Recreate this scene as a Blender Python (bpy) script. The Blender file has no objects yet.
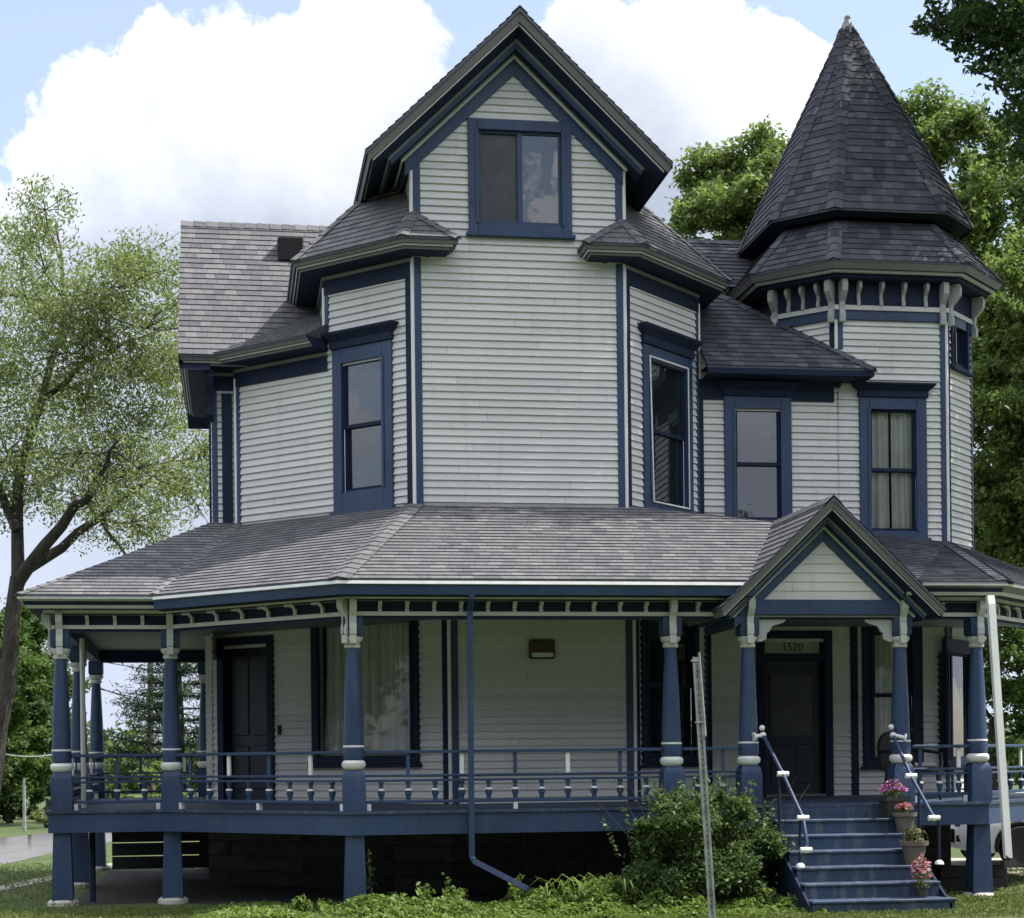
import bpy, math, random
import numpy as np
from mathutils import Vector, Matrix

V = Vector
S = math.sqrt(.5)
ZU = V((0, 0, 1))
sc = bpy.context.scene
col = sc.collection
rnd = random.Random(7)

# ------------------------------------------------------------------ camera
TH = math.radians(9.0)          # the facade is turned this much from the picture plane
RHO = .011                      # the photographer held the phone a little askew
FPX = 1760.0
HOR = 756.0
r_ = V((math.cos(TH), -math.sin(TH), 0))
d_ = V((math.sin(TH), math.cos(TH), 0))
D0 = 24.4
CAM = -d_ * D0 - r_ * .11
CAM.z = 1.9


def ray(px, py):
    a = px - 512
    b = HOR - py
    A = a * math.cos(RHO) + b * math.sin(RHO)
    B = -a * math.sin(RHO) + b * math.cos(RHO)
    return d_ * FPX + r_ * A + ZU * B


def on(px, py, p, n):
    q = ray(px, py)
    t = (V(p) - CAM).dot(n) / q.dot(n)
    return CAM + q * t


def onY(px, py, y): return on(px, py, V((0, y, 0)), V((0, 1, 0)))
def onX(px, py, x): return on(px, py, V((x, 0, 0)), V((1, 0, 0)))
def onZ(px, py, z): return on(px, py, V((0, 0, z)), V((0, 0, 1)))
def atD(px, py, D): return CAM + ray(px, py) * (D / FPX)


# ------------------------------------------------------------------ materials
def nodes_of(name):
    m = bpy.data.materials.new(name)
    m.use_nodes = True
    nt = m.node_tree
    return m, nt, nt.nodes['Principled BSDF']


def mth(nt, op, a, b=None, clamp=False):
    n = nt.nodes.new('ShaderNodeMath')
    n.operation = op
    n.use_clamp = clamp
    for i, x in enumerate((a, b)):
        if x is None: continue
        if isinstance(x, (int, float)): n.inputs[i].default_value = x
        else: nt.links.new(x, n.inputs[i])
    return n.outputs[0]


def noise(nt, scale, detail=4, vec=None, stretch=None, rough=.55):
    n = nt.nodes.new('ShaderNodeTexNoise')
    n.inputs['Scale'].default_value = scale
    n.inputs['Detail'].default_value = detail
    n.inputs['Roughness'].default_value = rough
    if vec is None:
        g = nt.nodes.new('ShaderNodeNewGeometry')
        vec = g.outputs['Position']
    if stretch:
        mp = nt.nodes.new('ShaderNodeMapping')
        mp.inputs['Scale'].default_value = stretch
        nt.links.new(vec, mp.inputs['Vector'])
        vec = mp.outputs[0]
    nt.links.new(vec, n.inputs['Vector'])
    return n.outputs['Fac']


def ramp(nt, fac, stops):
    n = nt.nodes.new('ShaderNodeValToRGB')
    e = n.color_ramp.elements
    while len(e) > 1: e.remove(e[-1])
    e[0].position = stops[0][0]
    e[0].color = (*stops[0][1], 1)
    for p, c in stops[1:]:
        k = e.new(p)
        k.color = (*c, 1)
    nt.links.new(fac, n.inputs[0])
    return n.outputs[0]


def mixc(nt, fac, a, b, mode='MIX'):
    n = nt.nodes.new('ShaderNodeMix')
    n.data_type = 'RGBA'
    n.blend_type = mode
    for s, x in ((0, fac), (6, a), (7, b)):
        if isinstance(x, (int, float)): n.inputs[s].default_value = x
        elif isinstance(x, tuple): n.inputs[s].default_value = (*x, 1)
        else: nt.links.new(x, n.inputs[s])
    return n.outputs[2]


def bump(nt, bs, h, strength=.3, dist=.02):
    n = nt.nodes.new('ShaderNodeBump')
    n.inputs['Strength'].default_value = strength
    n.inputs['Distance'].default_value = dist
    nt.links.new(h, n.inputs['Height'])
    nt.links.new(n.outputs[0], bs.inputs['Normal'])


def paint(name, c, rough=.5, var=.16, dirt=(.12, .11, .09), dirtamt=.25, spec=.4):
    m, nt, bs = nodes_of(name)
    n1 = noise(nt, 1.3, 5)
    n2 = noise(nt, 9, 4, stretch=(1, 1, .18))
    lo = tuple(x * (1 - var) for x in c)
    hi = tuple(min(1, x * (1 + var)) for x in c)
    base = ramp(nt, n1, [(.3, lo), (.7, hi)])
    f = mth(nt, 'MULTIPLY', mth(nt, 'SUBTRACT', n2, .5, True), 2.2 * dirtamt, True)
    nt.links.new(mixc(nt, f, base, dirt), bs.inputs['Base Color'])
    bs.inputs['Roughness'].default_value = rough
    bs.inputs['Specular IOR Level'].default_value = spec
    bump(nt, bs, noise(nt, 40, 3), .12, .01)
    return m


def plain(name, c, rough=.6, metal=0., var=.12, scale=6):
    m, nt, bs = nodes_of(name)
    n1 = noise(nt, scale, 4)
    nt.links.new(ramp(nt, n1, [(.3, tuple(x * (1 - var) for x in c)), (.7, tuple(min(1, x * (1 + var)) for x in c))]), bs.inputs['Base Color'])
    bs.inputs['Roughness'].default_value = rough
    bs.inputs['Metallic'].default_value = metal
    return m


def siding_mat():
    m, nt, bs = nodes_of('clapboard_paint')
    g = nt.nodes.new('ShaderNodeUVMap')
    sep = nt.nodes.new('ShaderNodeSeparateXYZ')
    nt.links.new(g.outputs[0], sep.inputs[0])
    row = mth(nt, 'FLOOR', mth(nt, 'DIVIDE', sep.outputs[1], .102))
    shift = nt.nodes.new('ShaderNodeTexWhiteNoise')
    shift.noise_dimensions = '1D'
    nt.links.new(row, shift.inputs['W'])
    cl = mth(nt, 'FLOOR', mth(nt, 'DIVIDE', mth(nt, 'ADD', sep.outputs[0], mth(nt, 'MULTIPLY', shift.outputs[0], 9.0)), 4.4))
    cmb = nt.nodes.new('ShaderNodeCombineXYZ')
    nt.links.new(row, cmb.inputs[0]); nt.links.new(cl, cmb.inputs[1])
    wn = nt.nodes.new('ShaderNodeTexWhiteNoise')
    wn.noise_dimensions = '2D'
    nt.links.new(cmb.outputs[0], wn.inputs['Vector'])
    board = ramp(nt, wn.outputs[0], [(0, (.54, .535, .53)), (1, (.62, .613, .602))])
    big = noise(nt, .55, 4)
    b2 = mixc(nt, mth(nt, 'MULTIPLY', mth(nt, 'SUBTRACT', big, .42, True), 1.3, True), board, (.49, .485, .475))
    st = noise(nt, 5, 5, stretch=(1.2, 1.2, .14))
    b3 = mixc(nt, mth(nt, 'MULTIPLY', mth(nt, 'SUBTRACT', st, .55, True), 1.5, True), b2, (.37, .365, .345))
    spots = noise(nt, 11, 5, stretch=(1, 1, 3))
    b4 = mixc(nt, mth(nt, 'MULTIPLY', mth(nt, 'SUBTRACT', spots, .66, True), 4, True), b3, (.34, .31, .26))
    # butt joints between board lengths, nail rust and bare patches low on the boards
    fu = mth(nt, 'FRACT', mth(nt, 'DIVIDE', mth(nt, 'ADD', sep.outputs[0], mth(nt, 'MULTIPLY', shift.outputs[0], 9.0)), 4.4))
    b4 = mixc(nt, mth(nt, 'MULTIPLY', mth(nt, 'LESS_THAN', fu, .0018), .4), b4, (.06, .06, .055))
    nu = mth(nt, 'FRACT', mth(nt, 'DIVIDE', sep.outputs[0], .41))
    nv = mth(nt, 'FRACT', mth(nt, 'DIVIDE', sep.outputs[1], .102))
    nail = mth(nt, 'MULTIPLY', mth(nt, 'LESS_THAN', nu, .03), mth(nt, 'LESS_THAN', nv, .3))
    b4 = mixc(nt, mth(nt, 'MULTIPLY', nail, mth(nt, 'MULTIPLY', spots, .35)), b4, (.30, .22, .15))
    nt.links.new(b4, bs.inputs['Base Color'])
    bs.inputs['Roughness'].default_value = .85
    bs.inputs['Specular IOR Level'].default_value = .12
    bump(nt, bs, noise(nt, 6, 5, stretch=(1, 1, 6)), .25, .012)
    return m


def shingle_mat(name, tones, moss=(.105, .103, .108)):
    m, nt, bs = nodes_of(name)
    g = nt.nodes.new('ShaderNodeUVMap')
    sep = nt.nodes.new('ShaderNodeSeparateXYZ')
    nt.links.new(g.outputs[0], sep.inputs[0])
    row = mth(nt, 'FLOOR', mth(nt, 'ADD', mth(nt, 'DIVIDE', sep.outputs[1], .14), .001))
    sh = nt.nodes.new('ShaderNodeTexWhiteNoise'); sh.noise_dimensions = '1D'
    nt.links.new(row, sh.inputs['W'])
    uu = mth(nt, 'ADD', sep.outputs[0], mth(nt, 'MULTIPLY', sh.outputs[0], 3.1))
    wob = noise(nt, 3.0, 1, vec=g.outputs[0])
    uu = mth(nt, 'ADD', uu, mth(nt, 'MULTIPLY', wob, .16))
    cell = mth(nt, 'FLOOR', mth(nt, 'DIVIDE', uu, .17))
    cmb = nt.nodes.new('ShaderNodeCombineXYZ')
    nt.links.new(row, cmb.inputs[0]); nt.links.new(cell, cmb.inputs[1])
    wn = nt.nodes.new('ShaderNodeTexWhiteNoise'); wn.noise_dimensions = '2D'
    nt.links.new(cmb.outputs[0], wn.inputs['Vector'])
    n = len(tones)
    tone = ramp(nt, wn.outputs[0], [(i / (n - 1), t) for i, t in enumerate(tones)])
    fr = mth(nt, 'FRACT', mth(nt, 'DIVIDE', uu, .17))
    gap = mth(nt, 'LESS_THAN', fr, .06)
    tone = mixc(nt, mth(nt, 'MULTIPLY', gap, .45), tone, (.03, .03, .03))
    big = noise(nt, .8, 4)
    tone = mixc(nt, mth(nt, 'MULTIPLY', mth(nt, 'SUBTRACT', big, .45, True), 1.6, True), tone, moss)
    gr = noise(nt, 60, 2)
    tone = mixc(nt, .5, tone, ramp(nt, gr, [(.3, (.25, .25, .25)), (.7, (.75, .75, .75))]), 'OVERLAY')
    nt.links.new(tone, bs.inputs['Base Color'])
    bs.inputs['Roughness'].default_value = .9
    bs.inputs['Specular IOR Level'].default_value = .25
    hh = mth(nt, 'ADD', mth(nt, 'MULTIPLY', wn.outputs[0], .8), mth(nt, 'MULTIPLY', gr, .5))
    bump(nt, bs, hh, .6, .012)
    return m


def glass_mat(name, tint=(.012, .015, .02), rough=.02, alpha=None, wav=.12):
    """window pane: a dark room behind a wavy reflecting sheet, or (alpha) a see-through one"""
    m, nt, bs = nodes_of(name)
    if alpha is None:
        bs.inputs['Base Color'].default_value = (*tint, 1)
        bs.inputs['Roughness'].default_value = rough
        bs.inputs['IOR'].default_value = 2.0
        bs.inputs['Specular IOR Level'].default_value = .5
        bump(nt, bs, noise(nt, 2.2, 2), wav, .012)
    else:
        out = nt.nodes['Material Output']
        tr = nt.nodes.new('ShaderNodeBsdfTransparent')
        tr.inputs[0].default_value = (*tint, 1)
        gl = nt.nodes.new('ShaderNodeBsdfGlossy')
        gl.inputs['Roughness'].default_value = rough
        mx = nt.nodes.new('ShaderNodeMixShader')
        fr = nt.nodes.new('ShaderNodeFresnel')
        fr.inputs[0].default_value = 1.45
        nt.links.new(fr.outputs[0], mx.inputs[0])
        nt.links.new(tr.outputs[0], mx.inputs[1])
        nt.links.new(gl.outputs[0], mx.inputs[2])
        nt.links.new(mx.outputs[0], out.inputs[0])
        nt.nodes.remove(bs)
    return m


def leaf_mat(name, c0, c1, trans=.35, rough=.5):
    m, nt, bs = nodes_of(name)
    g = nt.nodes.new('ShaderNodeNewGeometry')
    n1 = noise(nt, .35, 3)
    f = mth(nt, 'ADD', mth(nt, 'MULTIPLY', g.outputs['Random Per Island'], .65), mth(nt, 'MULTIPLY', n1, .4), True)
    c = ramp(nt, f, [(.1, c0), (.9, c1)])
    nt.links.new(c, bs.inputs['Base Color'])
    bs.inputs['Roughness'].default_value = rough
    bs.inputs['Specular IOR Level'].default_value = .25
    tl = nt.nodes.new('ShaderNodeBsdfTranslucent')
    nt.links.new(mixc(nt, 1.0, c, (.95, 1.0, .62), 'MULTIPLY'), tl.inputs[0])
    mx = nt.nodes.new('ShaderNodeMixShader')
    mx.inputs[0].default_value = trans
    out = nt.nodes['Material Output']
    nt.links.new(bs.outputs[0], mx.inputs[1])
    nt.links.new(tl.outputs[0], mx.inputs[2])
    nt.links.new(mx.outputs[0], out.inputs[0])
    return m


def bark_mat(name, c):
    m, nt, bs = nodes_of(name)
    n = noise(nt, 7, 6, stretch=(1, 1, .25))
    nt.links.new(ramp(nt, n, [(.3, tuple(x * .5 for x in c)), (.7, tuple(x * 1.4 for x in c))]), bs.inputs['Base Color'])
    bs.inputs['Roughness'].default_value = .9
    bump(nt, bs, n, .8, .05)
    return m


M = {}
M['siding'] = siding_mat()
M['blue'] = paint('blue_paint', (.021, .044, .104), .5, .2, (.075, .085, .105), .6)
M['navy'] = paint('shaded_blue_paint', (.011, .018, .044), .7, .12, (.03, .035, .04), .3, .2)  # darker copy of the blue, with the shade of soffits and recesses in it
M['white'] = paint('white_paint', (.66, .67, .66), .5, .08, (.3, .28, .24), .35)
M['cream'] = paint('cream_paint', (.47, .475, .46), .55, .1, (.22, .2, .17), .4)
M['bracket'] = paint('shaded_cream_paint', (.33, .335, .33), .55, .12, (.15, .14, .12), .5)  # the cream trim darkened, eave shadow put into the bracket colour
M['taupe'] = paint('taupe_paint', (.145, .144, .144), .55, .12, (.1, .09, .08), .4)
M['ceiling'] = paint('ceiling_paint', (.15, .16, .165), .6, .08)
M['step'] = paint('worn_step_paint', (.024, .046, .09), .65, .3, (.17, .17, .165), 1.0)
M['shingle'] = shingle_mat('grey_brown_shingle', [(.090, .091, .100), (.122, .121, .130), (.146, .144, .152), (.104, .105, .115), (.178, .174, .181)])
M['dark_shingle'] = shingle_mat('shaded_shingle', [(.036, .038, .050), (.058, .061, .078), (.082, .086, .106), (.047, .050, .066), (.108, .111, .130)], (.04, .04, .045))  # shingle copy with shade in its colour: turret, hip, right porch roof
M['glass'] = glass_mat('window_glass')
M['panedark'] = plain('dull_dark_pane', (.022, .024, .03), .35, 0, .5, 4)  # dull dark surface for one gable pane and the front door pane
M['glassclear'] = glass_mat('clear_glass', (.88, .9, .88), alpha=1)
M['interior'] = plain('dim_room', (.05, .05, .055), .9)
M['curtain'] = plain('curtain_cloth', (.62, .625, .61), .9, var=.1, scale=3)
M['door'] = paint('door_paint', (.008, .012, .026), .4, .1, (.02, .02, .03), .2)
M['stone'] = plain('foundation_stone', (.04, .039, .037), .95, var=.5, scale=3)
def block_mat():
    m, nt, bs = nodes_of('foundation_block')
    g = nt.nodes.new('ShaderNodeNewGeometry')
    sp_ = nt.nodes.new('ShaderNodeSeparateXYZ'); nt.links.new(g.outputs['Position'], sp_.inputs[0])
    cb_ = nt.nodes.new('ShaderNodeCombineXYZ')
    nt.links.new(mth(nt, 'ADD', sp_.outputs[0], mth(nt, 'MULTIPLY', sp_.outputs[1], .8)), cb_.inputs[0]); nt.links.new(sp_.outputs[2], cb_.inputs[1])
    br = nt.nodes.new('ShaderNodeTexBrick')
    nt.links.new(cb_.outputs[0], br.inputs['Vector'])
    br.inputs['Scale'].default_value = 1; br.inputs['Brick Width'].default_value = .45; br.inputs['Row Height'].default_value = .22; br.inputs['Mortar Size'].default_value = .012
    br.inputs['Color1'].default_value = (.055, .053, .05, 1); br.inputs['Color2'].default_value = (.03, .03, .03, 1); br.inputs['Mortar'].default_value = (.018, .018, .017, 1)
    n = noise(nt, 6, 6)
    nt.links.new(mixc(nt, .6, br.outputs[0], ramp(nt, n, [(.3, (.2, .2, .2)), (.7, (.8, .8, .8))]), 'OVERLAY'), bs.inputs['Base Color'])
    bs.inputs['Roughness'].default_value = .95
    bump(nt, bs, mth(nt, 'SUBTRACT', n, br.outputs['Fac']), .8, .03)
    return m


M['stone'] = block_mat()
M['stonebase'] = plain('pale_concrete', (.48, .46, .42), .9, var=.2, scale=8)
M['metal'] = plain('galvanized_metal', (.33, .34, .34), .55, .5, .35, 9)
M['leadcap'] = plain('lead_flashing', (.24, .24, .25), .6, .2, .2, 5)
M['drip'] = plain('drip_edge_metal', (.72, .72, .72), .35, .1, .1, 5)
M['black'] = plain('black_plastic', (.008, .008, .009), .9)
M['brownmetal'] = plain('dark_bronze', (.05, .024, .019), .5, .1)
M['lens'] = plain('frosted_lens', (.6, .6, .58), .3)
M['sign'] = plain('pale_sign', (.32, .33, .28), .6)
M['ink'] = plain('dark_lettering', (.02, .02, .02), .6)
M['white_plastic'] = plain('white_fitting', (.72, .72, .70), .35)
M['dirt'] = plain('bare_earth', (.03, .026, .021), .95, var=.4, scale=4)
M['plank'] = plain('dark_planks', (.03, .03, .034), .9, var=.3, scale=2)


# ------------------------------------------------------------------ mesh helpers
class MB:
    def __init__(s):
        s.v = []; s.f = []; s.m = []; s.uv = []; s.mats = []

    def mi(s, m):
        if m not in s.mats: s.mats.append(m)
        return s.mats.index(m)

    def face(s, pts, m, uv=None):
        i = len(s.v)
        s.v += [tuple(p) for p in pts]
        s.f.append(tuple(range(i, i + len(pts))))
        s.m.append(s.mi(m))
        s.uv.append(uv)

    def box(s, lo, hi, m, fr=None):
        x0, y0, z0 = lo; x1, y1, z1 = hi
        c = [V((x, y, z)) for x in (x0, x1) for y in (y0, y1) for z in (z0, z1)]
        if fr: c = [fr(p) for p in c]
        for q in ((0, 1, 3, 2), (4, 6, 7, 5), (0, 4, 5, 1), (2, 3, 7, 6), (0, 2, 6, 4), (1, 5, 7, 3)):
            s.face([c[k] for k in q], m)

    def bbox(s, lo, hi, m, fr=None, b=.006):
        """box with chamfered long edges (seen from the outside as a worn edge)"""
        x0, y0, z0 = lo; x1, y1, z1 = hi
        b = min(b, (x1 - x0) / 3, (y1 - y0) / 3, (z1 - z0) / 3)
        f = fr or (lambda p: p)
        ring = lambda z, i: [f(V(p)) for p in ((x0 + b + i, y0 + i, z), (x1 - b - i, y0 + i, z), (x1 - i, y0 + b + i, z), (x1 - i, y1 - b - i, z), (x1 - b - i, y1 - i, z), (x0 + b + i, y1 - i, z), (x0 + i, y1 - b - i, z), (x0 + i, y0 + b + i, z))]
        rs = [ring(z0, b), ring(z0 + b, 0), ring(z1 - b, 0), ring(z1, b)]
        s.loft(rs, m, True)
        s.face(rs[0][::-1], m); s.face(rs[-1], m)

    def loft(s, rings, m, closed=False):
        n = len(rings[0])
        for a, b in zip(rings, rings[1:]):
            for i in range(n if closed else n - 1):
                j = (i + 1) % n
                mm = m[i] if isinstance(m, list) else m
                if mm is None: continue
                s.face([a[i], a[j], b[j], b[i]], mm)

    def lathe(s, prof, seg, mats, c=V((0, 0, 0)), fr=None):
        rings = []
        for r, z in prof:
            ring = [V((c.x + r * math.cos(2 * math.pi * k / seg), c.y + r * math.sin(2 * math.pi * k / seg), c.z + z)) for k in range(seg)]
            rings.append([fr(p) for p in ring] if fr else ring)
        for i in range(len(rings) - 1):
            s.loft(rings[i:i + 2], mats[i] if isinstance(mats, list) else mats, True)
        if prof[0][0] > 0: s.face(rings[0][::-1], mats[0] if isinstance(mats, list) else mats)
        if prof[-1][0] > 0: s.face(rings[-1], mats[-1] if isinstance(mats, list) else mats)

    def tube(s, pts, rad, m, seg=8, cap=True):
        pts = [V(p) for p in pts]
        rings = []
        for i, p in enumerate(pts):
            t = (pts[min(i + 1, len(pts) - 1)] - pts[max(i - 1, 0)]).normalized()
            a = t.orthogonal().normalized() if i == 0 else (a - t * a.dot(t)).normalized()
            b = t.cross(a)
            r = rad[i] if isinstance(rad, (list, tuple)) else rad
            rings.append([p + (a * math.cos(2 * math.pi * k / seg) + b * math.sin(2 * math.pi * k / seg)) * r for k in range(seg)])
        s.loft(rings, m, True)
        if cap:
            s.face(rings[0][::-1], m); s.face(rings[-1], m)

    def extr(s, poly, off, m):
        """closed outline pushed along a vector: a solid"""
        off = V(off)
        top = [V(p) + off for p in poly]
        poly = [V(p) for p in poly]
        s.face(poly[::-1], m); s.face(top, m)
        n = len(poly)
        for i in range(n):
            j = (i + 1) % n
            s.face([poly[i], poly[j], top[j], top[i]], m)

    def boards(s, poly, n, expo, thick, m, v0=0.0, holes=(), zoff=0):
        """overlapping courses (clapboards, shingles) over a flat outline; the butt of each course stands proud"""
        poly = [V(p) for p in poly]
        n = V(n).normalized()
        up = (ZU - n * n.z).normalized()
        u = up.cross(n)
        o = poly[0]
        q = [((p).dot(u), (p).dot(up) - v0) for p in poly]
        base = o.dot(n)
        P3 = lambda a, b, h: u * a + up * (b + v0) + n * (base + h + zoff)
        vmin = min(b for a, b in q); vmax = max(b for a, b in q)
        for k in range(math.floor(vmin / expo + 1e-6), math.ceil(vmax / expo)):
            a0, a1 = k * expo, (k + 1) * expo
            c = clip(clip(q, 1, a0, 1), 1, a1, -1)
            if len(c) < 3: continue
            pcs = [c]
            mid = (max(min(b for a, b in c), a0) + min(max(b for a, b in c), a1)) / 2
            for (h0, h1, g0, g1) in holes:
                if g0 < mid + v0 < g1:
                    nn = []
                    for pc in pcs:
                        for cc in (clip(pc, 0, h0, -1), clip(pc, 0, h1, 1)):
                            if len(cc) > 2: nn.append(cc)
                    pcs = nn
            for pc in pcs:
                H = lambda b: thick * (1 - (b - a0) / expo)
                s.face([P3(a, b, H(b)) for a, b in pc], m, [(a, k * expo + min(max(b - a0, .001), expo - .001)) for a, b in pc])
                lowb = min(b for a, b in pc)
                low = [a for a, b in pc if b < lowb + 1e-4]
                if len(low) >= 2:
                    x0, x1 = min(low), max(low)
                    s.face([P3(x0, lowb, 0), P3(x1, lowb, 0), P3(x1, lowb, H(lowb)), P3(x0, lowb, H(lowb))], m,
                           [(x0, k * expo + .002), (x1, k * expo + .002), (x1, k * expo + .003), (x0, k * expo + .003)])

    def build(s, name, parent=None, smooth=False, loc=None):
        me = bpy.data.meshes.new(name)
        me.from_pydata(s.v, [], s.f)
        for m in s.mats: me.materials.append(M[m] if isinstance(m, str) else m)
        me.polygons.foreach_set('material_index', s.m)
        if any(s.uv):
            uvl = me.uv_layers.new(name='UVMap')
            dat = []
            for f, uv in zip(s.f, s.uv):
                dat += [x for p in (uv or [(0, 0)] * len(f)) for x in p]
            uvl.data.foreach_set('uv', dat)
        if smooth:
            me.polygons.foreach_set('use_smooth', [True] * len(s.f))
            weld(me)
        me.update()
        return link(name, me, parent, loc)


def weld(me):
    import bmesh
    b = bmesh.new(); b.from_mesh(me)
    bmesh.ops.remove_doubles(b, verts=b.verts, dist=1e-4)
    bmesh.ops.recalc_face_normals(b, faces=b.faces)
    for e in b.edges:
        if len(e.link_faces) == 2 and e.calc_face_angle(0) > .7: e.smooth = False
    b.to_mesh(me); b.free()


def link(name, data, parent=None, loc=None, rz=0):
    o = bpy.data.objects.new(name, data)
    col.objects.link(o)
    if parent: o.parent = parent
    if loc is not None: o.location = loc
    if rz: o.rotation_euler = (0, 0, rz)
    return o


def clip(q, ax, val, sgn):
    out = []
    n = len(q)
    for i in range(n):
        a, b = q[i], q[(i + 1) % n]
        da, db = (a[ax] - val) * sgn, (b[ax] - val) * sgn
        if da >= -1e-9: out.append(a)
        if (da > 1e-9 and db < -1e-9) or (da < -1e-9 and db > 1e-9):
            t = da / (da - db)
            out.append((a[0] + (b[0] - a[0]) * t, a[1] + (b[1] - a[1]) * t))
    return out


def thing(name, label, cat, loc=(0, 0, 0), rz=0, group=None):
    o = link(name, None, None, loc, rz)
    return tag(o, label, cat, group)


def tag(o, label, cat, group=None):
    o['label'] = label; o['category'] = cat
    if group: o['group'] = group
    return o


def struct(o, kind='structure'):
    o['kind'] = kind
    return o


def frame(o, u, n):
    """local (across, out, up) -> world"""
    o = V(o); u = V(u); n = V(n)
    return lambda p: o + u * p[0] + n * p[1] + ZU * p[2]


# ------------------------------------------------------------------ the house: plan from the photograph
house = thing('house', 'tall Victorian house of pale grey clapboard with navy blue trim, round-cornered porch and pointed turret', 'house')
PART = lambda name, mb, sm=False: mb.build(name, house, sm)

A = onY(414, 400, 0); A.z = 0
B = onY(625, 400, 0); B.z = 0
NL = V((-S, -S, 0)); TL = V((-S, S, 0))      # left canted wall: outward normal, direction away from the corner
NR = V((S, -S, 0)); TR = V((S, S, 0))
NF = V((0, -1, 0)); UX = V((1, 0, 0)); UY = V((0, 1, 0))
tL1 = (on(325, 300, A, NL) - A).dot(TL)
tL2 = (on(237, 440, A, NL) - A).dot(TL)
tR = (on(698, 400, B, NR) - B).dot(TR)
L1 = A + TL * tL1; L2 = A + TL * tL2
R1 = B + TR * tR
yR = R1.y
T1 = onY(836, 330, yR); T1.z = 0
T2 = onY(946, 400, yR); T2.z = 0
sT = (T2 - T1).length
cT = 1.02                                      # the turret's canted faces are narrower than its front
hT = sT / 2 + cT * S
TC = (T1 + T2) / 2 + UY * hT
WZ = 5.37                                     # porch roof meets the upper walls here
DECK = 1.25
yP = -2.6                                     # line of the front porch posts
print('plan', A, B, tL1, tL2, tR, L1, L2, R1, T1, T2, sT, TC)

# ---------- windows and doors
HOLES = {}


def curtain_mb(fr, u0, u1, v0, v1, o, m='curtain', seedv=0, split=None):
    mb = MB()
    N = max(24, int((u1 - u0) * 60))
    rg = random.Random(seedv)
    ph = [rg.uniform(0, 6.28) for _ in range(4)]
    for a, b in ([(u0, u1)] if not split else [(u0, (u0 + u1) / 2 - split), ((u0 + u1) / 2 + split, u1)]):
        rings = []
        for i in range(N + 1):
            u = a + (b - a) * i / N
            w = .03 * math.sin(u * 34 + ph[0]) + .02 * math.sin(u * 71 + ph[1]) + .012 * math.sin(u * 13 + ph[2])
            w2 = .038 * math.sin(u * 30 + ph[0] + .4) + .022 * math.sin(u * 66 + ph[1]) + .012 * math.sin(u * 12 + ph[2])
            rings.append([fr((u, o + w * .7, v1)), fr((u, o + w, v0 + (v1 - v0) * .6)), fr((u, o + w2, v0))])
        mb.loft(rings, m)
    return mb


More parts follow.
